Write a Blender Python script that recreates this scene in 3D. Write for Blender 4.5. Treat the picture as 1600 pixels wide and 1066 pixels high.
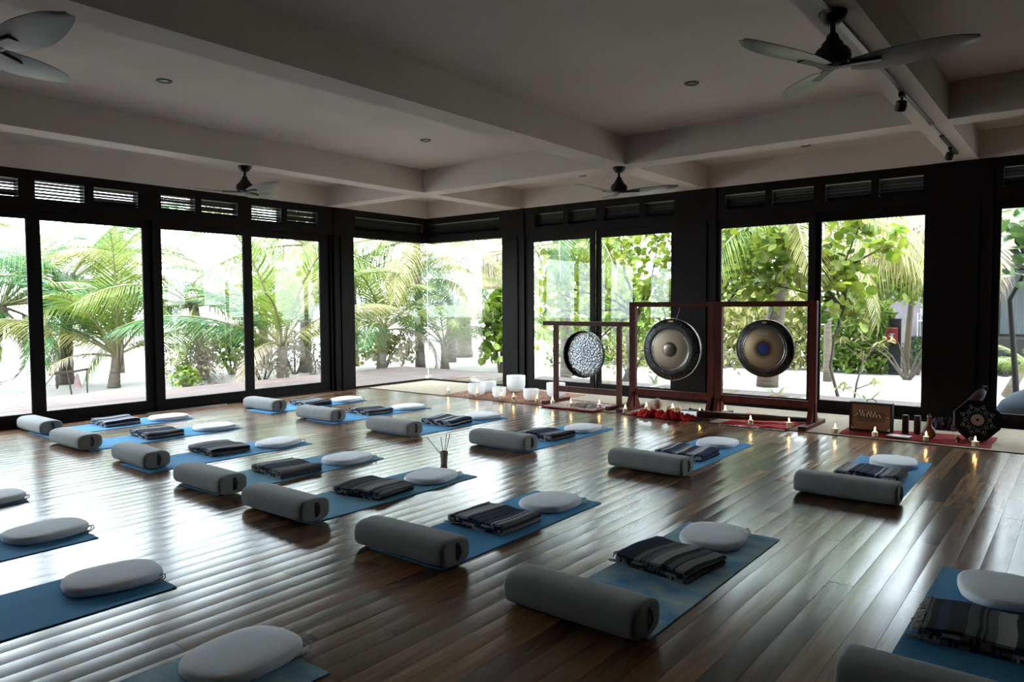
import bpy, math, random
from mathutils import Vector, Matrix, Euler
random.seed(11)
SC = bpy.context.scene
COL = SC.collection
for o in list(bpy.data.objects):
    bpy.data.objects.remove(o)
PI = math.pi
R = math.radians

# ------------------------------------------------------------------ camera
CH = 1.55                                   # eye height
FPX = 1139.66                               # focal length in pixels of the 1600 wide frame
YAW, PITCH, ROLL = R(38.3685), R(2.872), R(-0.32086)
_f = Vector((-math.sin(YAW) * math.cos(PITCH), math.cos(YAW) * math.cos(PITCH), -math.sin(PITCH)))
_r = Vector((math.cos(YAW), math.sin(YAW), 0))
_u = _r.cross(_f)
CR = math.cos(ROLL) * _r + math.sin(ROLL) * _u
CU = -math.sin(ROLL) * _r + math.cos(ROLL) * _u
cd = bpy.data.cameras.new('camera')
cd.sensor_width = 36
cd.lens = FPX / 1600 * 36
cd.clip_start = 0.05
cd.clip_end = 500
cam = bpy.data.objects.new('camera', cd)
COL.objects.link(cam)
cam.matrix_world = Matrix(((CR.x, CU.x, -_f.x, 0), (CR.y, CU.y, -_f.y, 0), (CR.z, CU.z, -_f.z, CH), (0, 0, 0, 1)))
SC.camera = cam


def gz(u, v, z=0.0):                        # pixel -> point on the horizontal plane z
    d = CR * ((u - 800) / FPX) + CU * (-(v - 533) / FPX) + _f
    t = (z - CH) / d.z
    return Vector((d.x * t, d.y * t, z))


def depth(p):
    return (Vector(p) - Vector((0, 0, CH))).dot(_f)


def pix(p):
    q = Vector(p) - Vector((0, 0, CH))
    w = q.dot(_f)
    if w < 0.05:
        return None
    return 800 + FPX * q.dot(CR) / w, 533 - FPX * q.dot(CU) / w, w


# ------------------------------------------------------------------ world, sun, exposure
W = bpy.data.worlds.new('overcast_sky')
SC.world = W
W.use_nodes = True
bg = W.node_tree.nodes['Background']
bg.inputs[0].default_value = (0.80, 0.905, 1.0, 1)
bg.inputs[1].default_value = 5.0
sd = bpy.data.lights.new('sun', 'SUN')
sd.energy = 3.0
sd.angle = R(12)
sd.color = (1.0, 0.95, 0.86)
sun = bpy.data.objects.new('sun', sd)
COL.objects.link(sun)
# high hazy sun behind the house: travels towards -x +y and down
sun.rotation_euler = Vector((-0.35, 0.55, -1.0)).to_track_quat('-Z', 'Y').to_euler()
vs = SC.view_settings
vs.view_transform = 'Standard'
vs.look = 'None'
vs.gamma = 1.0
vs.use_curve_mapping = False
vs.exposure = 1.6
cy = SC.cycles
cy.max_bounces = 9
cy.diffuse_bounces = 5
cy.glossy_bounces = 4
cy.transmission_bounces = 6
cy.transparent_max_bounces = 16
cy.caustics_reflective = True
cy.blur_glossy = 1.0
cy.caustics_refractive = False
cy.sample_clamp_indirect = 3.0
cy.use_denoising = True


# ------------------------------------------------------------------ materials
def new_mat(name):
    m = bpy.data.materials.new(name)
    m.use_nodes = True
    nt = m.node_tree
    b = nt.nodes['Principled BSDF']
    return m, nt, b


def N(nt, t, **kw):
    n = nt.nodes.new(t)
    for k, v in kw.items():
        if k in n.inputs.keys():
            n.inputs[k].default_value = v
        else:
            setattr(n, k, v)
    return n


def L(nt, a, b):
    nt.links.new(a, b)


def ramp(nt, stops, interp='LINEAR'):
    n = nt.nodes.new('ShaderNodeValToRGB')
    cr = n.color_ramp
    cr.interpolation = interp
    while len(cr.elements) > 1:
        cr.elements.remove(cr.elements[-1])
    cr.elements[0].position = stops[0][0]
    cr.elements[0].color = (*stops[0][1], 1)
    for p, c in stops[1:]:
        e = cr.elements.new(p)
        e.color = (*c, 1)
    return n


def mat(name, c1, c2=None, rough=0.6, metal=0.0, scale=6.0, stretch=(1, 1, 1), bump=0.0, bscale=None, spec=0.5, detail=4.0, rnd=0.0, sheen=0.0):
    """plain procedural surface: two colours mixed by noise, optional fine bump and per-object variation"""
    m, nt, b = new_mat(name)
    b.inputs['Roughness'].default_value = rough
    b.inputs['Metallic'].default_value = metal
    b.inputs['Specular IOR Level'].default_value = spec
    if sheen:
        b.inputs['Sheen Weight'].default_value = sheen
    if c2 is None:
        c2 = tuple(x * 0.8 for x in c1)
    tc = N(nt, 'ShaderNodeTexCoord')
    mp = N(nt, 'ShaderNodeMapping')
    mp.inputs['Scale'].default_value = stretch
    L(nt, tc.outputs['Object'], mp.inputs['Vector'])
    no = N(nt, 'ShaderNodeTexNoise', Scale=scale, Detail=detail)
    L(nt, mp.outputs[0], no.inputs['Vector'])
    rp = ramp(nt, [(0.3, c1), (0.7, c2)])
    L(nt, no.outputs['Fac'], rp.inputs[0])
    out = rp.outputs[0]
    if rnd:
        oi = N(nt, 'ShaderNodeObjectInfo')
        mr = N(nt, 'ShaderNodeMapRange')
        mr.inputs['To Min'].default_value = 1 - rnd
        mr.inputs['To Max'].default_value = 1 + rnd
        L(nt, oi.outputs['Random'], mr.inputs['Value'])
        hs = N(nt, 'ShaderNodeHueSaturation')
        L(nt, mr.outputs[0], hs.inputs['Value'])
        L(nt, out, hs.inputs['Color'])
        out = hs.outputs[0]
    L(nt, out, b.inputs['Base Color'])
    if bump:
        n2 = N(nt, 'ShaderNodeTexNoise', Scale=bscale or scale * 6, Detail=3.0)
        L(nt, mp.outputs[0], n2.inputs['Vector'])
        bp = N(nt, 'ShaderNodeBump', Strength=bump, Distance=0.01)
        L(nt, n2.outputs['Fac'], bp.inputs['Height'])
        L(nt, bp.outputs[0], b.inputs['Normal'])
    return m


def leaf_mat(name, c1, c2, trans=0.45, rough=0.45, scale=1.2, k=0.335):
    c1, c2 = tuple(q * k for q in c1), tuple(q * k for q in c2)
    m, nt, b = new_mat(name)
    b.inputs['Roughness'].default_value = rough
    oi = N(nt, 'ShaderNodeObjectInfo')
    ge = N(nt, 'ShaderNodeNewGeometry')
    add = N(nt, 'ShaderNodeMath', operation='ADD')
    L(nt, oi.outputs['Random'], add.inputs[0])
    L(nt, ge.outputs['Random Per Island'], add.inputs[1])
    fr = N(nt, 'ShaderNodeMath', operation='FRACT')
    L(nt, add.outputs[0], fr.inputs[0])
    tc = N(nt, 'ShaderNodeTexCoord')
    no = N(nt, 'ShaderNodeTexNoise', Scale=scale, Detail=2.0)
    L(nt, tc.outputs['Object'], no.inputs['Vector'])
    mx = N(nt, 'ShaderNodeMath', operation='MULTIPLY_ADD')
    L(nt, fr.outputs[0], mx.inputs[0])
    mx.inputs[1].default_value = 0.65
    L(nt, no.outputs['Fac'], mx.inputs[2])
    rp = ramp(nt, [(0.35, c1), (0.85, c2), (1.15 if False else 1.0, tuple(min(1, x * 1.25) for x in c2))])
    L(nt, mx.outputs[0], rp.inputs[0])
    L(nt, rp.outputs[0], b.inputs['Base Color'])
    tr = N(nt, 'ShaderNodeBsdfTranslucent')
    L(nt, rp.outputs[0], tr.inputs['Color'])
    ms = N(nt, 'ShaderNodeMixShader', Fac=trans)
    L(nt, b.outputs[0], ms.inputs[1])
    L(nt, tr.outputs[0], ms.inputs[2])
    L(nt, ms.outputs[0], nt.nodes['Material Output'].inputs[0])
    return m


def floor_mat():
    m, nt, b = new_mat('dark_floor_boards')
    oi = N(nt, 'ShaderNodeObjectInfo')
    ge = N(nt, 'ShaderNodeNewGeometry')
    add = N(nt, 'ShaderNodeMath', operation='ADD')
    L(nt, oi.outputs['Random'], add.inputs[0])
    L(nt, ge.outputs['Random Per Island'], add.inputs[1])
    fr = N(nt, 'ShaderNodeMath', operation='FRACT')
    L(nt, add.outputs[0], fr.inputs[0])
    rp = ramp(nt, [(0.0, (0.040, 0.019, 0.010)), (0.3, (0.095, 0.050, 0.025)), (0.6, (0.150, 0.084, 0.042)), (0.85, (0.235, 0.130, 0.062)), (1.0, (0.17, 0.062, 0.030))])
    L(nt, fr.outputs[0], rp.inputs[0])
    tc = N(nt, 'ShaderNodeTexCoord')
    off = N(nt, 'ShaderNodeVectorMath', operation='MULTIPLY_ADD')
    L(nt, tc.outputs['Object'], off.inputs[0])
    off.inputs[1].default_value = (34, 2.2, 20)
    cmb = N(nt, 'ShaderNodeCombineXYZ')
    ml = N(nt, 'ShaderNodeMath', operation='MULTIPLY')
    ml.inputs[1].default_value = 57.0
    L(nt, fr.outputs[0], ml.inputs[0])
    L(nt, ml.outputs[0], cmb.inputs[0])
    L(nt, ml.outputs[0], cmb.inputs[1])
    L(nt, cmb.outputs[0], off.inputs[2])
    gr = N(nt, 'ShaderNodeTexNoise', Scale=1.0, Detail=3.0, Roughness=0.5)
    L(nt, off.outputs[0], gr.inputs['Vector'])
    gm = N(nt, 'ShaderNodeMapRange')
    gm.inputs['From Min'].default_value = 0.25
    gm.inputs['From Max'].default_value = 0.75
    gm.inputs['To Min'].default_value = 0.6
    gm.inputs['To Max'].default_value = 1.35
    L(nt, gr.outputs['Fac'], gm.inputs['Value'])
    mul = N(nt, 'ShaderNodeMixRGB', blend_type='MULTIPLY')
    mul.inputs[0].default_value = 1.0
    L(nt, rp.outputs[0], mul.inputs[1])
    L(nt, gm.outputs[0], mul.inputs[2])
    L(nt, mul.outputs[0], b.inputs['Base Color'])
    rr = N(nt, 'ShaderNodeMapRange')
    rr.inputs['To Min'].default_value = 0.17
    rr.inputs['To Max'].default_value = 0.255
    rn = N(nt, 'ShaderNodeTexNoise', Scale=2.5, Detail=1.0)
    L(nt, tc.outputs['Object'], rn.inputs['Vector'])
    L(nt, rn.outputs['Fac'], rr.inputs['Value'])
    L(nt, rr.outputs[0], b.inputs['Roughness'])
    b.inputs['Specular IOR Level'].default_value = 0.34
    return m


def glass_mat(name='clear_glass', tint=(0.97, 0.99, 0.985)):
    m, nt, b = new_mat(name)
    nt.nodes.remove(b)
    tr = N(nt, 'ShaderNodeBsdfTransparent')
    tr.inputs[0].default_value = (*tint, 1)
    gl = N(nt, 'ShaderNodeBsdfGlossy', Roughness=0.01)
    fr = N(nt, 'ShaderNodeFresnel')
    ge = N(nt, 'ShaderNodeNewGeometry')
    io = N(nt, 'ShaderNodeMapRange')         # same air-to-glass index on both faces of the thin pane
    io.inputs['To Min'].default_value = 1.36
    io.inputs['To Max'].default_value = 1 / 1.36
    L(nt, ge.outputs['Backfacing'], io.inputs['Value'])
    L(nt, io.outputs[0], fr.inputs['IOR'])
    ms = N(nt, 'ShaderNodeMixShader')
    L(nt, fr.outputs[0], ms.inputs[0])
    L(nt, tr.outputs[0], ms.inputs[1])
    L(nt, gl.outputs[0], ms.inputs[2])
    L(nt, ms.outputs[0], nt.nodes['Material Output'].inputs[0])
    return m


def emit_mat(name, c, s):
    m, nt, b = new_mat(name)
    b.inputs['Base Color'].default_value = (*c, 1)
    b.inputs['Emission Color'].default_value = (*c, 1)
    b.inputs['Emission Strength'].default_value = s
    return m


def stripe_mat(name, stops, axis=0, freq=1.0, warp=0.02, rough=0.9, rnd=1.0, nscale=70.0):
    """woven cloth: stripes across one local axis, fine weave bump"""
    m, nt, b = new_mat(name)
    b.inputs['Roughness'].default_value = rough
    b.inputs['Specular IOR Level'].default_value = 0.1
    at = N(nt, 'ShaderNodeAttribute', attribute_name='band')
    sp = N(nt, 'ShaderNodeSeparateXYZ')
    tc = N(nt, 'ShaderNodeTexCoord')
    L(nt, tc.outputs['Object'], sp.inputs[0])
    oi = N(nt, 'ShaderNodeObjectInfo')
    ma = N(nt, 'ShaderNodeMath', operation='MULTIPLY_ADD')
    L(nt, at.outputs['Fac'], ma.inputs[0])
    ma.inputs[1].default_value = freq
    mo = N(nt, 'ShaderNodeMath', operation='MULTIPLY')
    L(nt, oi.outputs['Random'], mo.inputs[0])
    mo.inputs[1].default_value = rnd
    L(nt, mo.outputs[0], ma.inputs[2])
    no = N(nt, 'ShaderNodeTexNoise', Scale=nscale, Detail=2.0)
    L(nt, tc.outputs['Object'], no.inputs['Vector'])
    mw = N(nt, 'ShaderNodeMath', operation='MULTIPLY_ADD')
    L(nt, no.outputs['Fac'], mw.inputs[0])
    mw.inputs[1].default_value = warp
    L(nt, ma.outputs[0], mw.inputs[2])
    fr = N(nt, 'ShaderNodeMath', operation='FRACT')
    L(nt, mw.outputs[0], fr.inputs[0])
    rp = ramp(nt, stops, 'CONSTANT')
    L(nt, fr.outputs[0], rp.inputs[0])
    L(nt, rp.outputs[0], b.inputs['Base Color'])
    wv = N(nt, 'ShaderNodeTexNoise', Scale=260.0, Detail=1.0)
    L(nt, tc.outputs['Object'], wv.inputs['Vector'])
    bp = N(nt, 'ShaderNodeBump', Strength=0.5, Distance=0.004)
    L(nt, wv.outputs['Fac'], bp.inputs['Height'])
    L(nt, bp.outputs[0], b.inputs['Normal'])
    return m


def radial_mat(name, stops, rmax, metal=0.85, rough=0.35, bump=0.0, bscale=30, noise=0.05, fleck=None):
    """gong metal: colour by distance from the centre of the disc, worn by noise"""
    m, nt, b = new_mat(name)
    b.inputs['Metallic'].default_value = metal
    b.inputs['Roughness'].default_value = rough
    tc = N(nt, 'ShaderNodeTexCoord')
    sc = N(nt, 'ShaderNodeVectorMath', operation='MULTIPLY')
    sc.inputs[1].default_value = (1, 0, 1)
    L(nt, tc.outputs['Object'], sc.inputs[0])
    ln = N(nt, 'ShaderNodeVectorMath', operation='LENGTH')
    L(nt, sc.outputs[0], ln.inputs[0])
    dv = N(nt, 'ShaderNodeMath', operation='DIVIDE')
    L(nt, ln.outputs['Value'], dv.inputs[0])
    dv.inputs[1].default_value = rmax
    no = N(nt, 'ShaderNodeTexNoise', Scale=14.0, Detail=4.0)
    L(nt, tc.outputs['Object'], no.inputs['Vector'])
    ad = N(nt, 'ShaderNodeMath', operation='MULTIPLY_ADD')
    L(nt, no.outputs['Fac'], ad.inputs[0])
    ad.inputs[1].default_value = noise
    sb = N(nt, 'ShaderNodeMath', operation='SUBTRACT')
    L(nt, dv.outputs[0], sb.inputs[0])
    sb.inputs[1].default_value = noise * 0.5
    L(nt, sb.outputs[0], ad.inputs[2])
    rp = ramp(nt, stops)
    L(nt, ad.outputs[0], rp.inputs[0])
    out = rp.outputs[0]
    if fleck:
        vo = N(nt, 'ShaderNodeTexVoronoi', Scale=bscale)
        L(nt, tc.outputs['Object'], vo.inputs['Vector'])
        mx = N(nt, 'ShaderNodeMixRGB')
        fr = ramp(nt, [(0.0, (0.75,) * 3), (0.35, (0.0,) * 3)])
        L(nt, vo.outputs['Distance'], fr.inputs[0])
        L(nt, fr.outputs[0], mx.inputs[0])
        L(nt, out, mx.inputs[1])
        mx.inputs[2].default_value = (*fleck, 1)
        out = mx.outputs[0]
    L(nt, out, b.inputs['Base Color'])
    if bump:
        vo = N(nt, 'ShaderNodeTexVoronoi', Scale=bscale)
        L(nt, tc.outputs['Object'], vo.inputs['Vector'])
        bp = N(nt, 'ShaderNodeBump', Strength=bump, Distance=0.02)
        L(nt, vo.outputs['Distance'], bp.inputs['Height'])
        L(nt, bp.outputs[0], b.inputs['Normal'])
    return m


M = {}
M['floor'] = floor_mat()
M['subfloor'] = mat('subfloor_dark', (0.010, 0.007, 0.005), rough=0.9)
M['plaster'] = mat('grey_plaster', (0.68, 0.62, 0.565), (0.615, 0.56, 0.51), rough=0.85, scale=1.3, bump=0.04, bscale=40)
M['frame'] = mat('dark_stained_timber', (0.0065, 0.0050, 0.0048), (0.012, 0.0085, 0.0075), rough=0.55, scale=3, stretch=(3, 3, 0.4), spec=0.12)
M['backwall'] = mat('dark_panel_wall', (0.030, 0.024, 0.020), (0.022, 0.018, 0.016), rough=0.7, scale=2)
M['glass'] = glass_mat()
M['candle_glass'] = glass_mat('candle_glass', (0.96, 0.97, 0.97))
M['alu'] = mat('aluminium_strip', (0.5, 0.5, 0.52), rough=0.35, metal=1.0)
M['clamp'] = mat('clear_clamp', (0.8, 0.8, 0.8), rough=0.2)
M['deck'] = mat('weathered_deck', (0.125, 0.094, 0.088), (0.095, 0.070, 0.065), spec=0.15, rough=0.7, scale=2.5, stretch=(1, 0.3, 1), rnd=0.12)
M['deck2'] = mat('weathered_deck_crosswise', (0.135, 0.108, 0.10), (0.105, 0.082, 0.076), spec=0.15, rough=0.7, scale=2.5, stretch=(0.3, 1, 1), rnd=0.12)
M['sand'] = mat('white_sand', (0.34, 0.315, 0.29), (0.28, 0.255, 0.235), rough=0.95, scale=0.6, bump=0.3, bscale=9)
M['fan'] = mat('black_fan_metal', (0.008, 0.007, 0.007), rough=0.45, spec=0.35)
M['blade'] = mat('brown_grey_blade', (0.055, 0.048, 0.040), (0.04, 0.034, 0.028), rough=0.32, scale=3, stretch=(0.4, 4, 1))
M['track'] = mat('track_rail_white', (0.34, 0.32, 0.30), rough=0.4)
M['trackblack'] = mat('track_black', (0.010, 0.010, 0.011), rough=0.5)
M['lens'] = mat('downlight_glass', (0.55, 0.53, 0.50), rough=0.2)
M['bolster'] = mat('grey_suede', (0.25, 0.25, 0.245), (0.215, 0.215, 0.212), rough=0.95, scale=9, bump=0.12, bscale=160, spec=0.15, sheen=0.15)
M['strap'] = mat('dark_strap', (0.03, 0.03, 0.032), rough=0.9)
M['cushion'] = mat('white_cotton', (0.82, 0.83, 0.87), (0.76, 0.775, 0.82), rough=0.9, scale=5, bump=0.15, bscale=60, spec=0.15)
M['mat_blue'] = mat('blue_mat', (0.045, 0.215, 0.43), (0.080, 0.29, 0.52), rough=0.85, scale=3.0, stretch=(1, 0.35, 1), bump=0.08, bscale=300, spec=0.2, rnd=0.12)
M['mat_teal'] = mat('teal_faded_mat', (0.055, 0.24, 0.44), (0.17, 0.36, 0.44), rough=0.85, scale=1.8, bump=0.08, bscale=300, spec=0.2)
M['mat_cloud'] = mat('cloud_dyed_mat', (0.055, 0.25, 0.50), (0.42, 0.52, 0.47), rough=0.85, scale=4.5, stretch=(1, 1.3, 1), bump=0.08, bscale=300, spec=0.2, detail=6)
K = (0.010, 0.011, 0.016)
G1, G2, NV, WH = (0.10, 0.10, 0.105), (0.24, 0.235, 0.23), (0.020, 0.030, 0.070), (0.36, 0.355, 0.36)
M['blanket_grey'] = stripe_mat('grey_black_blanket', [(0, K), (.07, G2), (.20, G1), (.27, K), (.29, G1), (.31, K), (.34, G1), (.42, K), (.56, NV), (.64, K), (.70, G1), (.74, WH), (.76, K), (.79, G2), (.90, K), (.92, G1)], freq=0.95, rnd=0.35)
M['blanket_navy'] = stripe_mat('navy_grey_blanket', [(0, K), (.06, G1), (.18, G2), (.26, NV), (.30, WH), (.33, NV), (.44, K), (.50, NV), (.58, K), (.61, G1), (.63, K), (.67, NV), (.72, WH), (.82, G2), (.93, K)], freq=0.95, rnd=0.35)
M['blanket_white'] = stripe_mat('navy_white_blanket', [(0, NV), (.08, WH), (.20, G2), (.27, NV), (.36, K), (.42, WH), (.50, G1), (.56, NV), (.70, WH), (.76, NV), (.80, G2), (.92, NV)], freq=0.95, rnd=0.35)
M['fringe'] = mat('cream_fringe', (0.50, 0.48, 0.46), (0.10, 0.10, 0.11), rough=0.95, scale=60)
M['vase'] = mat('taupe_ceramic', (0.34, 0.275, 0.23), rough=0.5)
M['stick'] = mat('dark_incense', (0.012, 0.010, 0.012), rough=0.8)
M['jute'] = mat('woven_jute', (0.40, 0.335, 0.255), (0.28, 0.23, 0.17), rough=0.95, scale=70, stretch=(0.25, 1, 1), bump=0.4, bscale=200, spec=0.1)
M['jute_edge'] = mat('dark_jute_edge', (0.035, 0.028, 0.022), rough=0.95)
M['stand'] = mat('red_brown_stained_wood', (0.085, 0.017, 0.011), (0.048, 0.010, 0.008), spec=0.1, rough=0.5, scale=3, stretch=(3, 3, 0.5))
M['stand_pale'] = mat('brown_stained_wood', (0.080, 0.028, 0.018), (0.048, 0.017, 0.012), spec=0.1, rough=0.5, scale=3, stretch=(3, 3, 0.5))
M['cord'] = mat('pale_cord', (0.25, 0.22, 0.2), rough=0.8)
M['gong_rim'] = mat('black_gong_rim', (0.012, 0.012, 0.013), (0.05, 0.048, 0.045), rough=0.38, metal=0.6, scale=22, bump=0.5, bscale=26)
M['gong_silver'] = radial_mat('hammered_silver', fleck=(.52, .53, .56), stops=[(0, (.20, .18, .195)), (.45, (.27, .28, .31)), (.8, (.30, .30, .29)), (1, (.27, .22, .15))], rmax=0.36, rough=0.34, bump=0.45, bscale=34, noise=0.4)
M['gong_inner_rim'] = mat('shade_toned_gong_lip', (0.012, 0.010, 0.009), rough=0.5, metal=0.5)  # near-black colour stands in for the shade inside the lip
M['gong_bronze'] = radial_mat('worn_bronze', fleck=(.20, .16, .11), stops=[(0, (.22, .165, .12)), (.5, (.29, .23, .16)), (.9, (.25, .20, .135)), (1, (.12, .10, .078))], rmax=0.29, rough=0.42, metal=0.75, noise=0.2, bscale=22)
M['gong_boss'] = radial_mat('polished_boss', [(0, (.15, .11, .085)), (.7, (.17, .13, .10)), (1, (.3, .28, .25))], 0.105, rough=0.25, noise=0.05)
M['gong_ring'] = mat('bright_gong_ring', (0.55, 0.50, 0.44), rough=0.25, metal=1.0)
M['gong_blue'] = radial_mat('bronze_with_blue_centre', [(0, (.02, .04, .20)), (.24, (.025, .04, .16)), (.30, (.035, .018, .008)), (.38, (.16, .09, .035)), (.55, (.36, .25, .135)), (.85, (.30, .21, .12)), (1, (.13, .09, .057))], 0.27, rough=0.42, metal=0.6, noise=0.06)
M['tag'] = mat('brass_tag', (0.6, 0.42, 0.16), rough=0.4, metal=0.7)
M['ink_white'] = mat('pale_print', (0.6, 0.58, 0.52), rough=0.7)
M['bowl'] = leaf_mat('frosted_quartz', (0.90, 0.90, 0.91), (0.92, 0.92, 0.93), trans=0.5, rough=0.4, k=1.0)
M['wax'] = mat('cream_wax', (0.85, 0.74, 0.58), rough=0.5)
M['flame'] = emit_mat('candle_flame', (1.0, 0.56, 0.19), 16.0)
M['rug_orange'] = stripe_mat('orange_patterned_rug', [(0, (.28, .09, .045)), (.12, (.36, .25, .17)), (.2, (.16, .055, .035)), (.34, (.40, .30, .22)), (.42, (.12, .07, .055)), (.5, (.30, .11, .055)), (.66, (.30, .21, .15)), (.75, (.26, .07, .04)), (.9, (.09, .055, .045))], freq=5.0, warp=2.6, nscale=7.0)
M['rug_red'] = mat('red_runner', (0.24, 0.012, 0.014), (0.13, 0.008, 0.010), rough=0.95, scale=18, bump=0.3, bscale=120, spec=0.1)
M['rug_serape'] = stripe_mat('red_striped_serape', [(0, (.42, .02, .022)), (.16, (.03, .01, .012)), (.2, (.40, .02, .022)), (.34, (.55, .30, .24)), (.38, (.42, .02, .022)), (.52, (.04, .01, .012)), (.57, (.45, .03, .03)), (.7, (.60, .42, .34)), (.73, (.36, .015, .02)), (.88, (.03, .01, .012)), (.92, (.4, .02, .02))], freq=3.0, warp=0.05)
M['rug_check'] = stripe_mat('red_black_white_rug', [(0, (.5, .48, .46)), (.22, (.03, .025, .03)), (.34, (.52, .5, .48)), (.55, (.06, .03, .03)), (.66, (.45, .43, .42)), (.85, (.35, .03, .03))], freq=6.0, warp=2.5, nscale=12.0)
M['red_edge'] = mat('red_rug_border', (0.36, 0.02, 0.025), rough=0.95)
M['red_cloth'] = mat('red_scarf', (0.42, 0.012, 0.010), (0.30, 0.008, 0.010), rough=0.9, scale=10, spec=0.15)
M['white_cloth'] = mat('white_cloth', (0.62, 0.60, 0.60), rough=0.95)
M['grey_cloth'] = mat('silver_grey_cloth', (0.20, 0.20, 0.18), (0.34, 0.34, 0.34), rough=0.8, scale=4, stretch=(1, 6, 1))
M['woven'] = mat('woven_cream_rattle', (0.55, 0.42, 0.33), (0.36, 0.26, 0.20), rough=0.9, scale=40, stretch=(1, 1, 3), bump=0.6, bscale=60)
M['navy'] = mat('navy_felt', (0.012, 0.013, 0.03), rough=0.95)
M['didge'] = mat('dark_bark_wood', (0.018, 0.008, 0.006), (0.05, 0.02, 0.014), rough=0.4, scale=6, stretch=(0.6, 5, 5))
M['box_frame'] = mat('dark_box_wood', (0.012, 0.007, 0.005), rough=0.5, spec=0.2)
M['box_face'] = mat('brown_panel', (0.15, 0.062, 0.028), (0.10, 0.038, 0.018), rough=0.45, scale=3, stretch=(0.6, 1, 4))
M['box_plate'] = mat('dark_brown_plate', (0.07, 0.026, 0.013), rough=0.5)
M['key'] = mat('cream_key', (0.66, 0.55, 0.36), rough=0.5)
M['tube'] = mat('dark_turned_wood', (0.045, 0.018, 0.011), rough=0.5, spec=0.2)
M['bottle'] = mat('red_brown_gourd', (0.13, 0.036, 0.018), (0.09, 0.024, 0.013), rough=0.35)
M['tablet'] = mat('pale_book', (0.55, 0.5, 0.5), rough=0.4)
M['tablet_edge'] = mat('dark_book_edge', (0.05, 0.04, 0.045), rough=0.5)
M['drum'] = mat('black_drum', (0.006, 0.006, 0.008), rough=0.6, spec=0.15)
M['drum_line'] = mat('grey_mandala_line', (0.20, 0.21, 0.22), rough=0.6)
M['drum_disc'] = mat('tan_disc', (0.34, 0.22, 0.19), rough=0.6)
M['purple'] = mat('purple_cloth', (0.055, 0.010, 0.036), (0.010, 0.005, 0.012), rough=0.9, scale=14)
M['bark_palm'] = mat('palm_bark', (0.15, 0.12, 0.095), (0.085, 0.067, 0.052), rough=0.95, scale=5, stretch=(1, 1, 5), bump=0.5, bscale=18)
M['bark'] = mat('grey_bark', (0.09, 0.07, 0.056), (0.05, 0.04, 0.033), rough=0.95, scale=8, bump=0.3)
M['bark_dark'] = mat('dark_bark', (0.02, 0.017, 0.015), rough=0.95, scale=8)
M['frond'] = leaf_mat('palm_frond_green', (0.09, 0.26, 0.025), (0.36, 0.48, 0.07), trans=0.4)
M['frond_blue'] = leaf_mat('palm_frond_deep_green', (0.035, 0.20, 0.05), (0.14, 0.37, 0.09), trans=0.35)
M['frond_pale'] = leaf_mat('palm_frond_yellow', (0.34, 0.38, 0.07), (0.58, 0.53, 0.17), trans=0.4)
M['frond_dry'] = leaf_mat('dry_frond', (0.40, 0.30, 0.20), (0.58, 0.48, 0.36), trans=0.2, rough=0.8)
M['rachis'] = mat('yellow_green_rib', (0.20, 0.19, 0.085), (0.16, 0.145, 0.065), rough=0.5)
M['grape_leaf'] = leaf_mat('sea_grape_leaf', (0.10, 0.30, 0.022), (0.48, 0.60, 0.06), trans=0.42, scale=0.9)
M['grape_leaf_dark'] = leaf_mat('shade_tinted_grape_leaf', (0.05, 0.16, 0.035), (0.18, 0.34, 0.08), trans=0.35, scale=0.9)  # darker copy of the sea grape leaf, shade put into its colour
M['bush_leaf'] = leaf_mat('bush_leaf', (0.08, 0.26, 0.018), (0.34, 0.50, 0.05), trans=0.35)
M['dry_leaf'] = leaf_mat('dry_scrub', (0.34, 0.29, 0.20), (0.55, 0.50, 0.38), trans=0.3, rough=0.8)
M['pale_leaf'] = leaf_mat('pale_yellow_leaf', (0.36, 0.46, 0.06), (0.66, 0.62, 0.22), trans=0.4)
M['lily_leaf'] = leaf_mat('strap_leaf', (0.16, 0.30, 0.08), (0.38, 0.46, 0.18), trans=0.35)
M['bungalow_wall'] = mat('lilac_white_render', (0.20, 0.175, 0.19), rough=0.85)
M['bungalow_dark'] = mat('dark_house_timber', (0.006, 0.005, 0.005), rough=0.7)
M['bungalow_glass'] = mat('grey_curtain_glass', (0.07, 0.08, 0.088), (0.11, 0.12, 0.13), rough=0.3, scale=6, stretch=(6, 1, 0.3))
M['thatch'] = mat('brown_thatch', (0.11, 0.08, 0.05), (0.06, 0.045, 0.03), rough=1.0, scale=12, stretch=(6, 6, 0.5), bump=0.6)
M['red_box'] = mat('red_sign', (0.14, 0.002, 0.005), rough=0.5)
M['white_paint'] = mat('white_paint', (0.35, 0.35, 0.35), rough=0.5)
M['post'] = mat('pale_post', (0.10, 0.072, 0.045), rough=0.9)
M['beanbag'] = mat('slate_blue_canvas', (0.022, 0.033, 0.048), (0.016, 0.025, 0.038), rough=0.9, scale=4, bump=0.2, bscale=80)
M['log'] = mat('grey_log', (0.08, 0.06, 0.052), (0.05, 0.036, 0.032), rough=0.95, scale=8)
M['pink'] = mat('pale_pink_cotton', (0.28, 0.18, 0.19), rough=0.9)
M['brown_cloth'] = mat('brown_mauve_cloth', (0.05, 0.035, 0.034), rough=0.9)


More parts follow.
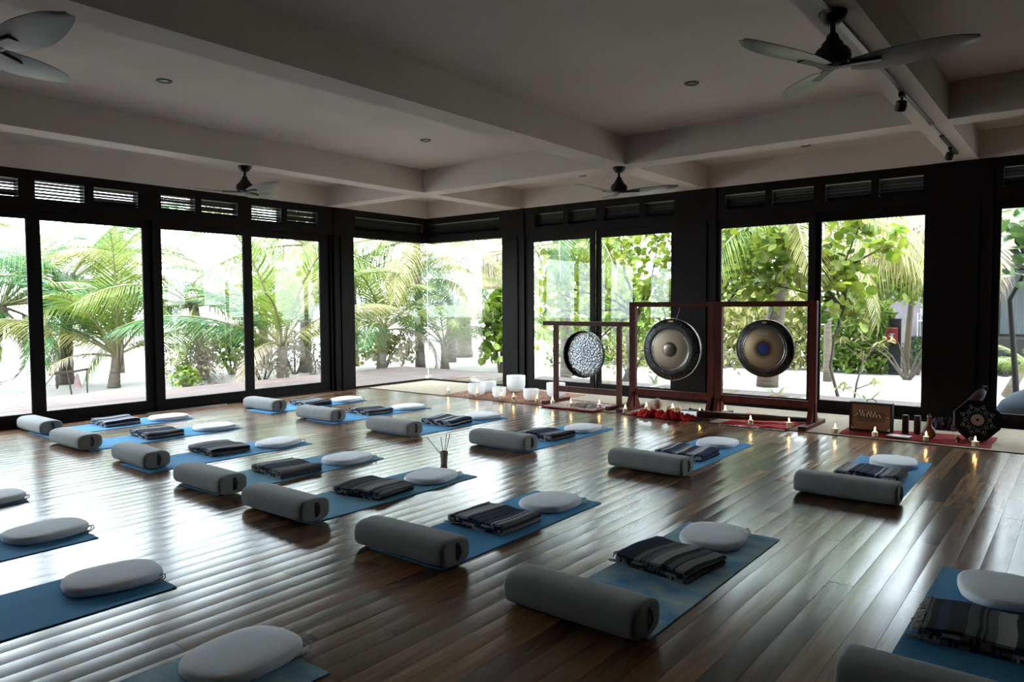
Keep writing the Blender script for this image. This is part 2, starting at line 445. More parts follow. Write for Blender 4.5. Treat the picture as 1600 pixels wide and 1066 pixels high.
# ------------------------------------------------------------------ mesh helpers
class MB:
    def __init__(s):
        s.v, s.f, s.band = [], [], []

    def add(s, vs, fs, band=None):
        n = len(s.v)
        s.v += [tuple(p) for p in vs]
        s.f += [tuple(i + n for i in f) for f in fs]
        s.band += list(band) if band is not None else [0.0] * len(vs)
        return s

    def box(s, x0, x1, y0, y1, z0, z1):
        return s.add([(x0, y0, z0), (x1, y0, z0), (x1, y1, z0), (x0, y1, z0), (x0, y0, z1), (x1, y0, z1), (x1, y1, z1), (x0, y1, z1)],
                     [(0, 3, 2, 1), (4, 5, 6, 7), (0, 1, 5, 4), (1, 2, 6, 5), (2, 3, 7, 6), (3, 0, 4, 7)])

    def tube(s, pts, rad, n=8, cap=True):
        pts = [Vector(p) for p in pts]
        if not hasattr(rad, '__len__'):
            rad = [rad] * len(pts)
        vs, fs = [], []
        ref = None
        for i, p in enumerate(pts):
            t = (pts[min(i + 1, len(pts) - 1)] - pts[max(i - 1, 0)]).normalized()
            if ref is None:
                ref = Vector((0, 0, 1)) if abs(t.z) < 0.9 else Vector((1, 0, 0))
            a = (ref - t * ref.dot(t)).normalized()
            ref = a
            b = t.cross(a)
            for k in range(n):
                q = 2 * PI * k / n
                vs.append(p + (a * math.cos(q) + b * math.sin(q)) * rad[i])
        for i in range(len(pts) - 1):
            for k in range(n):
                fs.append((i * n + k, i * n + (k + 1) % n, (i + 1) * n + (k + 1) % n, (i + 1) * n + k))
        if cap:
            fs.append(tuple(range(n - 1, -1, -1)))
            fs.append(tuple((len(pts) - 1) * n + k for k in range(n)))
        return s.add(vs, fs)

    def lathe(s, prof, n=24, c=(0, 0, 0), axis='z', cap=True):
        vs, fs = [], []
        for r, h in prof:
            for k in range(n):
                q = 2 * PI * k / n
                if axis == 'z':
                    vs.append((c[0] + r * math.cos(q), c[1] + r * math.sin(q), c[2] + h))
                else:       # axis along -y: disc in the xz plane, h is the distance towards -y
                    vs.append((c[0] + r * math.cos(q), c[1] - h, c[2] + r * math.sin(q)))
        m = len(prof)
        for i in range(m - 1):
            for k in range(n):
                fs.append((i * n + k, i * n + (k + 1) % n, (i + 1) * n + (k + 1) % n, (i + 1) * n + k))
        if cap:
            fs.append(tuple(range(n - 1, -1, -1)))
            fs.append(tuple((m - 1) * n + k for k in range(n)))
        return s.add(vs, fs)

    def mesh(s, name, m, smooth=False):
        me = bpy.data.meshes.new(name)
        me.from_pydata(s.v, [], s.f)
        if m:
            me.materials.append(m)
        if any(s.band):
            at = me.attributes.new('band', 'FLOAT', 'POINT')
            at.data.foreach_set('value', s.band)
        if smooth is True:
            me.polygons.foreach_set('use_smooth', [True] * len(me.polygons))
        elif smooth:
            me.polygons.foreach_set('use_smooth', [True] * len(me.polygons))
            me.set_sharp_from_angle(angle=R(smooth))
        me.update()
        return me

    def build(s, name, m, parent=None, smooth=False, kind=None, loc=None, label=None):
        return place(name, s.mesh(name, m, smooth), parent, loc, kind, label)


def place(name, me, parent=None, loc=None, kind=None, label=None, rot=None, scale=None):
    o = bpy.data.objects.new(name, me)
    COL.objects.link(o)
    o.parent = parent
    if loc is not None:
        o.location = loc
    if rot is not None:
        o.rotation_euler = rot
    if scale is not None:
        o.scale = scale
    if kind:
        o['kind'] = kind
    if label:
        o['label'] = label
    return o


def tag(o, label, cat, group=None, kind=None):
    o['label'] = label
    o['category'] = cat
    if group:
        o['group'] = group
    if kind:
        o['kind'] = kind
    return o


def thing(name, label, cat, loc=(0, 0, 0), rz=0.0, group=None, rot=None):
    o = bpy.data.objects.new(name, None)
    o.empty_display_size = 0.1
    COL.objects.link(o)
    o.location = loc
    o.rotation_euler = rot if rot else (0, 0, rz)
    return tag(o, label, cat, group)


def struct(name, label, loc=(0, 0, 0), cat=None):
    o = bpy.data.objects.new(name, None)
    COL.objects.link(o)
    o.location = loc
    o['kind'] = 'structure'
    o['label'] = label
    o['category'] = cat or name.split('_')[0]
    return o


def bevel_box(mb, x0, x1, y0, y1, z0, z1, b=0.004):
    """box with chamfered edges along its rim (top and bottom loops inset)"""
    def ring(i, z):
        return [(x0 + i, y0 + i, z), (x1 - i, y0 + i, z), (x1 - i, y1 - i, z), (x0 + i, y1 - i, z)]
    vs = ring(b, z0) + ring(0, z0 + b) + ring(0, z1 - b) + ring(b, z1)
    fs = [(3, 2, 1, 0), (12, 13, 14, 15)]
    for l in range(3):
        for k in range(4):
            fs.append((l * 4 + k, l * 4 + (k + 1) % 4, (l + 1) * 4 + (k + 1) % 4, (l + 1) * 4 + k))
    return mb.add(vs, fs)


# ------------------------------------------------------------------ room constants
XA, YB = -10.70, 10.72          # inner faces of the two glazed walls
XR, YK = 3.6, -5.0              # solid walls behind and beside the camera
ZB, ZC = 3.31, 3.66             # beam soffit, ceiling slab
WT = 0.16                       # wall thickness

# ------------------------------------------------------------------ floor of single boards
fl = tag(MB().box(XA - WT, XR + WT, YK - WT, YB + WT, -0.20, -0.012).build('floor', M['subfloor']), 'dark glossy timber board floor', 'floor', kind='structure')
PW = 0.128


def plank_strip(ln, w, tilt=0.0, dz=0.0, x=0.0, y=0.0, crown=0.0011):
    xs = [-0.5, -0.4985, -0.36, -0.2, 0, 0.2, 0.36, 0.4985, 0.5]
    vs = []
    for yy in (-ln / 2, ln / 2):
        for q in xs:
            z = -crown * (2 * q) ** 2 if abs(q) < 0.4995 else -crown - 0.004
            vs.append((x + q * (w - 0.0015), y + yy, z + dz + tilt * q * w))
    n = len(xs)
    fs = [(i, i + 1, n + i + 1, n + i) for i in range(n - 1)]
    return vs, fs


plens = [1.05, 1.35, 1.65, 1.95, 2.3]
pmesh = []
for ln in plens:
    vs, fs = plank_strip(ln, PW)
    pmesh.append(MB().add(vs, fs).mesh('plank', M['floor'], 30))
planks = []
nrow = int((XR - XA) / PW)
for i in range(nrow + 1):
    x = XA + PW * (i + 0.5)
    y = YK - random.random() * 1.8
    while y < YB:
        k = random.randrange(len(plens))
        ln = plens[k]
        if y + ln > YK - 0.05:
            planks.append((x, y + ln / 2, k, random.gauss(0, 0.0045), random.uniform(-0.0008, 0.0004)))
        y += ln + 0.0012


def plank_score(p):
    best = 0
    for q in (-0.5, -0.25, 0, 0.25, 0.5):
        r = pix((p[0], p[1] + q * plens[p[2]], 0))
        if r and -20 < r[0] < 1620 and r[1] < 1086:
            best = max(best, 1 / r[2])
    return best


planks.sort(key=plank_score, reverse=True)
for p in planks[:300]:
    place('plank', pmesh[p[2]], fl, (p[0], p[1], p[4]), rot=(0, -p[3], 0))
mb = MB()
for p in planks[300:]:
    vs, fs = plank_strip(plens[p[2]], PW, p[3], p[4], p[0], p[1])
    mb.add(vs, fs)
mb.build('plank_field', M['floor'], fl, 30, kind='stuff')

# ------------------------------------------------------------------ ceiling and beams
ce = tag(MB().box(XA - 1.3, XR + 0.3, YK - 0.3, YB + 1.3, ZC, ZC + 0.22).build('ceiling', M['plaster']), 'grey plastered ceiling slab between deep beams', 'ceiling', kind='structure')


def beam(x0, x1, y0, y1):
    MB().box(x0, x1, y0, y1, ZB, ZC + 0.01).build('beam', M['plaster'], ce)


BY0, BY1 = 8.20, 8.52
for x0, x1 in ((-8.56, -8.25), (-4.98, -4.65), (-1.42, -1.12), (2.14, 2.45)):
    beam(x0, x1, YK, YB)
edges = [XA, -8.56, -8.25, -4.98, -4.65, -1.42, -1.12, 2.14, 2.45, XR]
for i in range(0, len(edges), 2):
    beam(edges[i], edges[i + 1], BY0, BY1)
    beam(edges[i], edges[i + 1], -2.6, -2.28)
beam(XA - WT, XA, YK, YB + WT)          # upstand over the glazing
beam(XA, XR, YB, YB + WT)

# ------------------------------------------------------------------ solid walls out of view
tag(MB().box(XR, XR + WT, YK, YB + WT, 0, ZC).build('wall_right', M['backwall']), 'dark panelled end wall', 'wall', kind='structure')
tag(MB().box(XA - WT, XR + WT, YK - WT, YK, 0, ZC).build('wall_back', M['backwall']), 'dark panelled rear wall', 'wall', kind='structure')


# ------------------------------------------------------------------ glazed walls
# every wall is laid out along one axis s; T maps (s, depth outwards, z) to the room
def TA(s, d, z):
    return (XA - d, s, z)


def TB(s, d, z):
    return (s, YB + d, z)


def wbox(T, s0, s1, d0, d1, z0, z1):
    a, b = T(s0, d0, z0), T(s1, d1, z1)
    return MB().box(min(a[0], b[0]), max(a[0], b[0]), min(a[1], b[1]), max(a[1], b[1]), z0, z1)


def louvre(T, s0, s1, parent, n=5, lo=0.005, hi=0.0150):
    z0, z1 = 2.965, 3.175
    st = (z1 - z0) / n
    for k in range(n):
        zc = z0 + st * (k + 0.5) + random.uniform(-0.003, 0.003)
        dz, dd, t = random.uniform(lo, hi), 0.030, 0.004
        vs = []
        for s in (s0, s1):
            for (d, z) in ((0.08 - dd, zc + dz - t), (0.08 - dd, zc + dz + t), (0.08 + dd, zc - dz + t), (0.08 + dd, zc - dz - t)):
                vs.append(T(s, d, z))
        MB().add(vs, [(0, 1, 2, 3), (7, 6, 5, 4), (0, 4, 5, 1), (1, 5, 6, 2), (2, 6, 7, 3), (3, 7, 4, 0)]).build('slat', M['frame'], parent)


door_no = [0]


def door(T, s0, s1, off, st0, st1, label, z0=0.165, z1=2.69):
    """sliding glazed door leaf: clear opening s0..s1, stile widths st0/st1"""
    door_no[0] += 1
    d = struct('door_%d' % door_no[0], label, cat='door')
    d0, d1 = off, off + 0.045
    wbox(T, s0 - st0, s0, d0, d1, 0.02, 2.81).build('stile', M['frame'], d)
    wbox(T, s1, s1 + st1, d0, d1, 0.02, 2.81).build('stile', M['frame'], d)
    wbox(T, s0, s1, d0, d1, 0.02, z0).build('rail', M['frame'], d)
    wbox(T, s0, s1, d0, d1, z1, 2.81).build('rail', M['frame'], d)
    wbox(T, s0, s1, off + 0.018, off + 0.026, z0, z1).build('pane', M['glass'], d)
    bead = MB()
    for a, b, c, e in ((s0, s0 + 0.008, z0, z1), (s1 - 0.008, s1, z0, z1), (s0, s1, z0, z0 + 0.008), (s0, s1, z1 - 0.008, z1)):
        bx = wbox(T, a, b, off + 0.010, off + 0.034, c, e)
        bead.add(bx.v, bx.f)
    bead.build('glazing_bead', M['frame'], d)
    return d


def header(T, s0, s1, parent, segs, lo=0.005, hi=0.0150):
    wbox(T, s0, s1, 0.0, WT, 3.185, ZB).build('top_rail', M['frame'], parent)
    wbox(T, s0, s1, 0.0, WT, 2.81, 2.955).build('header_beam', M['frame'], parent)
    cuts = sorted(segs)
    pos = s0
    for a, b in cuts:
        if a > pos + 0.01:
            wbox(T, pos, a, 0.0, WT, 2.955, 3.185).build('louvre_post', M['frame'], parent)
        louvre(T, a, b, parent, 5, lo if b - a < 1.5 else 0.014, hi if b - a < 1.5 else 0.018)
        pos = b
    if s1 > pos + 0.01:
        wbox(T, pos, s1, 0.0, WT, 2.955, 3.185).build('louvre_post', M['frame'], parent)


wl = struct('wall_left', 'dark timber framed wall of sliding glass doors facing the palms', cat='wall')
segA = [(8.86, 10.62)]
for base in (0.0, -7.1):
    segA += [(a + base, b + base) for a, b in ((2.20, 2.78), (2.88, 3.44), (3.63, 4.22), (4.34, 4.93), (5.26, 5.78), (5.88, 6.49), (6.73, 7.29), (7.40, 8.03))]
segA = [q for q in segA if q[0] > -0.5]
header(TA, YK, YB, wl, segA)
for a, b in ((8.36, 8.80), (1.26, 1.72)):
    wbox(TA, a, b, -0.02, WT + 0.05, 0, ZB - 0.001).build('column', M['frame'], wl)
    wbox(TA, a + 0.13, b - 0.13, -0.045, -0.02, 0, 2.81).build('column_cover', M['frame'], wl)
for a, b in ((8.30, 8.36), (8.80, 8.83), (1.72, 1.98), (1.20, 1.26)):
    wbox(TA, a, b, 0.03, WT, 0, 2.81).build('jamb', M['frame'], wl)
for base in (0.0,):
    for n, (a, b, off, w0, w1, lab) in enumerate(((2.17, 3.52, 0.02, 0.20, 0.085, 'first'), (3.69, 5.01, 0.07, 0.085, 0.122, 'second'), (5.25, 6.58, 0.02, 0.122, 0.085, 'third'), (6.76, 8.11, 0.07, 0.085, 0.20, 'fourth'))):
        door(TA, a, b, off, w0, w1, 'dark framed sliding glass door facing the palms, %s of its four-leaf bay' % lab)
door(TA, -0.34, 1.01, 0.07, 0.085, 0.20, 'dark framed sliding glass door past the column, unseen leaf added for light')  # unseen leaf, put in to light the near mats
wbox(TA, YK, -0.42, 0.0, WT, 0.0, 2.81).build('light_block_panel', M['backwall'], wl)  # unseen solid stretch, added to keep daylight off the near room
wbox(TA, -0.42, 8.3, -0.01, 0.13, 0.0, 0.022).build('sill_track', M['frame'], wl)
wbox(TA, 4.95, 6.2, -0.035, -0.011, 0.0, 0.008).build('threshold_strip', M['alu'], wl)

wf = struct('wall_far', 'dark timber framed glazed wall behind the gongs', cat='wall')
segB = [(-10.62, -8.78), (-7.94, -7.32), (-7.22, -6.65), (-6.50, -5.82), (-5.72, -5.20), (-4.36, -3.76), (-3.66, -3.08), (-2.92, -2.34), (-2.24, -1.72), (-0.86, -0.28), (-0.18, 0.42)]
header(TB, XA, XR, wf, segB, 0.0135, 0.0185)
for a, b in ((-8.70, -8.18), (-5.19, -4.50), (-1.62, -0.96), (0.50, XR)):  # the last, widest one is unseen solid wall added to cut daylight
    wbox(TB, a, b, -0.02, WT + 0.05, 0, ZB - 0.001).build('column', M['frame'], wf)
    wbox(TB, a + 0.14, b - 0.14, -0.045, -0.02, 0, 2.81).build('column_cover', M['frame'], wf)
for n, (a, b, off, w0, w1, lab) in enumerate(((-8.01, -6.78, 0.02, 0.17, 0.09, 'behind the hammered silver gong'), (-6.60, -5.28, 0.07, 0.09, 0.10, 'beside the hammered silver gong'),
                                             (-4.44, -3.14, 0.02, 0.07, 0.08, 'behind the blue-centred gong'), (-2.99, -1.70, 0.07, 0.08, 0.09, 'behind the wooden keyed box'),
                                             (-0.88, 0.44, 0.02, 0.09, 0.08, 'looking out on the blue beanbag'))):
    door(TB, a, b, off, w0, w1, 'dark framed sliding glass door %s' % lab)
wbox(TB, -8.2, XR, -0.01, 0.13, 0.0, 0.022).build('sill_track', M['frame'], wf)

for i, (T, a, b, lab) in enumerate(((TA, 8.83, YB, 'frameless corner glass pane facing the palms'), (TB, XA, -8.70, 'frameless corner glass pane beside the white bowls'))):
    w = struct('window_%d' % (i + 1), lab, cat='window')
    wbox(T, a, b, 0.02, 0.032, 0.03, 2.815).build('pane', M['glass'], w)
    wbox(T, a, b, 0.0, 0.05, 0.0, 0.032).build('channel', M['frame'], w)
cl = MB().box(XA - 0.05, XA + 0.03, YB - 0.03, YB + 0.05, 0.032, 0.085).build('corner_clamp', M['clamp'], bpy.data.objects['window_1'])
MB().box(XA - 0.031, XA - 0.021, YB + 0.021, YB + 0.031, 0.085, 2.815).build('silicone_joint', M['clamp'], bpy.data.objects['window_1'])


# ------------------------------------------------------------------ outside ground and deck
GZ = -0.32
tag(MB().add([(-140, -60, GZ), (60, -60, GZ), (60, 140, GZ), (-140, 140, GZ)], [(0, 1, 2, 3)]).build('ground', M['sand']), 'white sand around the pavilion', 'ground', kind='structure')
dk = struct('deck', 'weathered timber deck running outside the glass', cat='deck')
BW = 0.145
xx = XA - WT - 0.004
k = 0
while xx > -13.95:
    for a, b in ((-6.0, -1.2), (-1.2, 3.4), (3.4, 8.1), (8.1, 13.2)):
        s = 0.9 * (k % 2)
        bevel_box(MB(), xx - BW + 0.006, xx, a + s + 0.003 if a > -6 else a, (b + s if b < 13 else b) - 0.003, -0.09, -0.055, 0.004).build('deck_board', M['deck'], dk)
    xx -= BW
    k += 1
yy = YB + WT + 0.004
k = 0
while yy < 13.15:
    for a, b in ((XA - WT, -6.4), (-6.4, -1.6), (-1.6, 3.6)):
        s = 0.8 * (k % 2)
        bevel_box(MB(), (a + s if a > -10 else a) + 0.003, (b + s if b < 3 else b) - 0.003, yy, yy + BW - 0.006, -0.09, -0.055, 0.004).build('deck_board', M['deck2'], dk)
    yy += BW
    k += 1
MB().box(-13.95, XA - WT - 0.01, -6, 13.2, GZ, -0.095).build('deck_frame', M['log'], dk)
MB().box(XA - WT - 0.01, 3.6, YB + WT + 0.01, 13.2, GZ, -0.095).build('deck_frame', M['log'], dk)



# ------------------------------------------------------------------ ceiling fans
def superblade():
    """one paddle blade along +x, root at the origin, twisted and slightly dished"""
    n, w = 16, 7
    vs, fs = [], []
    for side in (0, 1):
        for i in range(n + 1):
            t = i / n
            x = 0.10 + 0.66 * t
            lead = 0.045 + 0.075 * math.sin(PI * min(1, t * 0.95 + 0.05) ** 0.8) if t < 0.93 else 0.045 + 0.075 * math.sin(PI * (0.93 * 0.95 + 0.05) ** 0.8) - 0.35 * (t - 0.93)
            trail = 0.035 + 0.055 * math.sin(PI * (t * 0.9 + 0.03))
            if t > 0.85:
                trail -= 0.25 * (t - 0.85)
            tw = R(13) * (1 - 0.5 * t)
            for j in range(w):
                q = j / (w - 1)
                y = (-trail + (lead + trail) * q) * 1.15
                z = math.tan(tw) * y * -1.0 + 0.035 * t * t - 0.006 * math.sin(PI * q) + (0.004 if side else 0)
                vs.append((x, y, z))
    m = (n + 1) * w
    for i in range(n):
        for j in range(w - 1):
            a = i * w + j
            fs.append((a, a + 1, a + w + 1, a + w))
            fs.append((m + a, m + a + w, m + a + w + 1, m + a + 1))
    rim = [i * w for i in range(n + 1)] + [n * w + j for j in range(1, w)] + [i * w + w - 1 for i in range(n - 1, -1, -1)] + [j for j in range(w - 2, 0, -1)]
    for a, b in zip(rim, rim[1:] + rim[:1]):
        fs.append((a, m + a, m + b, b))
    return MB().add(vs, fs)


fan_blade = superblade().mesh('blade', M['blade'], 40)
mb = MB()
fan_canopy = mb.lathe([(0.082, 0.0), (0.082, -0.012), (0.070, -0.040), (0.048, -0.066), (0.022, -0.076)], 28).mesh('canopy', M['fan'], 40)
fan_rod = MB().lathe([(0.016, -0.07), (0.016, -0.15)], 14).mesh('downrod', M['fan'], 40)
fan_motor = MB().lathe([(0.022, -0.125), (0.034, -0.140), (0.040, -0.165), (0.060, -0.185), (0.066, -0.205), (0.090, -0.222), (0.104, -0.245), (0.108, -0.275), (0.098, -0.305), (0.070, -0.325), (0.030, -0.335)], 28).mesh('motor_housing', M['fan'], 40)
arm = MB()
bevel_box(arm, 0.04, 0.27, -0.028, 0.028, -0.012, 0.0, 0.003)
fan_arm = arm.mesh('blade_arm', M['fan'])
for (x, y, a0, lab) in ((-1.27, 4.76, 6, 'black three-blade ceiling fan over the track light beam'),
                        (-4.81, 8.32, 15, 'black three-blade ceiling fan at the beam crossing above the gongs'),
                        (-8.40, 5.20, -4, 'black three-blade ceiling fan close to the louvres of the palm-side doors'),
                        (-4.81, 1.42, 10, 'black three-blade ceiling fan on the deep beam, by a recessed downlight')):
    f = thing('ceiling_fan', lab, 'ceiling fan', (x, y, ZB), group='ceiling fans')
    place('canopy', fan_canopy, f)
    place('downrod', fan_rod, f)
    place('motor_housing', fan_motor, f)
    for k in range(3):
        b = place('blade', fan_blade, f, (0, 0, -0.322), rot=(0, 0, R(a0 + 120 * k)))
        place('blade_arm', fan_arm, b)

# recessed downlights
dl_ring = MB().lathe([(0.034, -0.002), (0.050, -0.009), (0.066, -0.009), (0.072, -0.001), (0.072, 0.004)], 28, cap=False).mesh('trim_ring', M['fan'], 40)
dl_lens = MB().lathe([(0.0005, -0.004), (0.034, -0.003), (0.036, 0.004)], 20).mesh('lens', M['lens'], 40)
for x, y, lab in ((-6.85, 3.43, 'round recessed downlight in the wide coffer, away from the gong wall'), (-6.73, 6.74, 'round recessed downlight in the wide coffer, nearer the glass corner'),
                  (-3.05, 6.65, 'round recessed downlight in the coffer beside the track light'), (-6.59, 10.2, 'round recessed downlight in the narrow coffer above the silver gong'),
                  (-3.05, 10.21, 'round recessed downlight in the narrow coffer above the blue-centred gong')):
    d = thing('recessed_downlight', lab, 'downlight', (x, y, ZC), group='recessed downlights')
    place('trim_ring', dl_ring, d)
    place('lens', dl_lens, d)

# track light under the beam
t = thing('track_light', 'pale ceiling track with two small black spotlights under the beam', 'track light', (-1.27, 0, ZB))
MB().box(-0.018, 0.018, 3.6, 8.30, -0.022, 0).build('rail', M['track'], t)
MB().box(-0.010, 0.010, 5.95, 8.25, -0.026, -0.021).build('rail_slot', M['trackblack'], t)
MB().box(-0.016, 0.016, 8.88, 10.05, -0.03, 0).build('rail', M['trackblack'], t)
MB().box(-0.008, 0.008, 8.30, 8.88, -0.012, 0).build('conduit', M['track'], t)
for y, dz in ((6.84, 0.035), (9.55, 0.03)):
    s = MB().box(-0.018, 0.018, y - 0.05, y + 0.05, -0.06, -0.022).build('adapter', M['trackblack'], t)
    MB().tube([(0, y, -0.06), (0, y, -0.06 - dz)], 0.009, 8).build('stem', M['trackblack'], s)
    hd = MB().lathe([(0.030, 0.0), (0.042, -0.010), (0.045, -0.070), (0.038, -0.085)], 16)
    o = hd.build('lamp_head', M['trackblack'], s, 40)
    o.location = (0, y, -0.05 - dz)
    o.rotation_euler = (R(22), R(14), 0)


# ------------------------------------------------------------------ yoga sets
def superellipse(a, b, n, e):
    out = []
    for k in range(n):
        q = 2 * PI * k / n
        c, s = math.cos(q), math.sin(q)
        out.append((a * math.copysign(abs(c) ** (2 / e), c), b * math.copysign(abs(s) ** (2 / e), s)))
    return out


def make_bolster():
    """soft rounded-box bolster along x, resting on z=0"""
    LN, HW, HH = 0.384, 0.130, 0.084
    n = 36
    st = [(-1.0, 0.55), (-0.998, 0.80), (-0.990, 0.90), (-0.972, 0.96), (-0.94, 0.99), (-0.85, 1.0), (-0.5, 1.005), (0, 1.01), (0.5, 1.005), (0.85, 1.0), (0.94, 0.99), (0.972, 0.96), (0.990, 0.90), (0.998, 0.80), (1.0, 0.55)]
    vs, fs = [], []
    for x, k in st:
        for (a, b) in superellipse(HW * (0.25 + 0.75 * k), HH * (0.12 + 0.88 * k), n, 3.0):
            vs.append((x * LN, a, HH * 1.0 + b))
    for i in range(len(st) - 1):
        for k in range(n):
            fs.append((i * n + k, (i + 1) * n + k, (i + 1) * n + (k + 1) % n, i * n + (k + 1) % n))
    fs.append(tuple(range(n)))
    fs.append(tuple((len(st) - 1) * n + k for k in range(n - 1, -1, -1)))
    z0 = min(v[2] for v in vs)
    return MB().add([(x, y, z - z0) for x, y, z in vs], fs).mesh('cover', M['bolster'], True)


bol_mesh = make_bolster()
hb = MB()
pts = [(0.381 + 0.010 * math.sin(PI * q), 0.01 + 0.012 * math.sin(PI * q), 0.035 + 0.105 * q) for q in [i / 10 for i in range(11)]]
vs, fs = [], []
for p in pts:
    for dy in (-0.011, 0.011):
        vs += [(p[0], p[1] + dy, p[2]), (p[0] + 0.004, p[1] + dy, p[2])]
for i in range(10):
    a, b = i * 4, i * 4 + 4
    fs += [(a, b, b + 1, a + 1), (a + 2, a + 3, b + 3, b + 2), (a, a + 2, b + 2, b), (a + 1, b + 1, b + 3, a + 3)]
bol_strap = hb.add(vs, fs).mesh('carry_strap', M['strap'])
seam = MB().tube([(0.3665 + 0.0190 * math.sin(PI * (k / 16)) ** 0.35, 0.0, 0.0 + 0.166 * k / 16) for k in range(17)], 0.0028, 6).mesh('seam', M['strap'])


def make_cushion(seed):
    rnd = random.Random(seed)
    A, B, H = 0.205, 0.245, 0.056
    n = 44
    prof = [(0.93, 0.0), (0.975, 0.004), (0.997, 0.013), (1.0, 0.024), (0.990, 0.036), (0.960, 0.0445), (0.90, 0.0485), (0.6, 0.0515), (0.3, 0.0525)]
    vs, fs = [], []
    ph = [rnd.random() * 6 for _ in range(3)]
    for k, z in prof:
        for q, (a, b) in enumerate(superellipse(A, B, n, 2.75)):
            w = 1 + 0.006 * math.sin(3 * 2 * PI * q / n + ph[0]) + (0.006 * math.sin(17 * 2 * PI * q / n + ph[1]) if 0.002 < z < 0.03 else 0)
            vs.append((a * k * w, b * k * w * (1.0 + 0.03 * (b > 0)), z))
    for i in range(len(prof) - 1):
        for q in range(n):
            fs.append((i * n + q, i * n + (q + 1) % n, (i + 1) * n + (q + 1) % n, (i + 1) * n + q))
    fs.append(tuple(range(n - 1, -1, -1)))
    fs.append(tuple((len(prof) - 1) * n + q for q in range(n)))
    return MB().add(vs, fs).mesh('cover', M['cushion'], True)


cush_mesh = [make_cushion(s) for s in range(3)]
tie = MB().tube([(0.150, 0.212, 0.030), (0.172, 0.232, 0.034), (0.186, 0.232, 0.018), (0.196, 0.205, 0.006), (0.200, 0.165, 0.005)], 0.004, 6).tube([(0.150, 0.212, 0.028), (0.178, 0.222, 0.026), (0.188, 0.200, 0.008), (0.190, 0.150, 0.005)], 0.004, 6)
tie_mesh = tie.mesh('tie', M['cushion'], True)


def make_mat(curl):
    w, l, t = 0.63, 1.80, 0.005
    nx, ny = 4, 14
    vs, fs = [], []
    for s in (0, 1):
        for j in range(ny + 1):
            for i in range(nx + 1):
                y = -l / 2 + l * j / ny
                e = max(0, (j / ny - 0.93) / 0.07)
                vs.append((-w / 2 + w * i / nx, y, (t if s else 0) + curl * e * e * (i / nx)))
    m = (nx + 1) * (ny + 1)
    for j in range(ny):
        for i in range(nx):
            a = j * (nx + 1) + i
            fs.append((a, a + nx + 1, a + nx + 2, a + 1))
            fs.append((m + a, m + a + 1, m + a + nx + 2, m + a + nx + 1))
    for j in range(ny):
        a, b = j * (nx + 1), (j + 1) * (nx + 1)
        fs += [(a, m + a, m + b, b), (a + nx, b + nx, m + b + nx, m + a + nx)]
    for i in range(nx):
        a = i
        b = ny * (nx + 1) + i
        fs += [(a, a + 1, m + a + 1, m + a), (b, m + b, m + b + 1, b + 1)]
    return MB().add(vs, fs)


mat_mesh = {k: make_mat(c).mesh('yoga_mat', M[k], 30) for k, c in (('mat_blue', 0.0), ('mat_teal', 0.0), ('mat_cloud', 0.0))}


def make_blanket(seed):
    """a striped blanket folded to and fro into a thick square, layers showing at the ends"""
    rnd = random.Random(seed)
    HX, HY, T = 0.235, 0.215, 0.0155
    layers = 4
    prof, u = [], 0.0
    for k in range(layers):
        z = 0.009 + k * 0.0185
        xs = [-1 + 2 * i / 12 for i in range(13)]
        if k % 2:
            xs = xs[::-1]
        sh = rnd.uniform(-0.012, 0.006)
        for q in xs:
            prof.append((q * (HX + sh), z))
        if k < layers - 1:
            sg = 1 if k % 2 == 0 else -1
            prof.append((sg * (HX + sh + 0.010), z + 0.0092))
    n = len(prof)
    ln = [0.0]
    for a, b in zip(prof, prof[1:]):
        ln.append(ln[-1] + math.hypot(b[0] - a[0], b[1] - a[1]))
    ny = 10
    ph = [rnd.random() * 6.3 for _ in range(4)]
    vs, fs, band = [], [], []
    for j in range(ny + 1):
        yq = -1 + 2 * j / ny
        for side in (0, 1):
            for i, (x, z) in enumerate(prof):
                a, b = prof[max(0, i - 1)], prof[min(n - 1, i + 1)]
                tx, tz = b[0] - a[0], b[1] - a[1]
                l = math.hypot(tx, tz)
                nx_, nz_ = -tz / l, tx / l
                o = T / 2 if side else -T / 2
                zz = z + nz_ * o
                lift = zz / 0.075
                wav = lift * (0.007 * math.sin(7 * x / HX * 0.6 + ph[0]) + 0.006 * math.sin(2.2 * yq + 3 * x + ph[1]))
                edge = 1 - 0.05 * lift * math.sin(5 * x + ph[2])
                vs.append((x + nx_ * o + 0.006 * lift * math.sin(3 * yq + ph[3]), yq * HY * edge - (0.010 * lift if yq < -0.9 else 0), max(0.0, zz + wav - 0.10 * lift * max(0, abs(yq) - 0.8) ** 1 * 0.25)))
                band.append(ln[i] / 0.47 * 0.93 if (i // 14) % 2 == 0 else ln[i] / 0.47 * 0.93)
    W2 = 2 * n
    for j in range(ny):
        for i in range(n - 1):
            a, b = j * W2 + i, (j + 1) * W2 + i
            fs.append((a, b, b + 1, a + 1))
            fs.append((a + n, a + n + 1, b + n + 1, b + n))
        a, b = j * W2, (j + 1) * W2
        fs += [(a, a + n, b + n, b), (a + n - 1, b + n - 1, b + 2 * n - 1, a + 2 * n - 1)]
    for j in (0, ny):
        for i in range(n - 1):
            a = j * W2 + i
            fs.append((a, a + 1, a + n + 1, a + n) if j == 0 else (a, a + n, a + n + 1, a + 1))
    return MB().add(vs, fs, [0.001 + q for q in band])


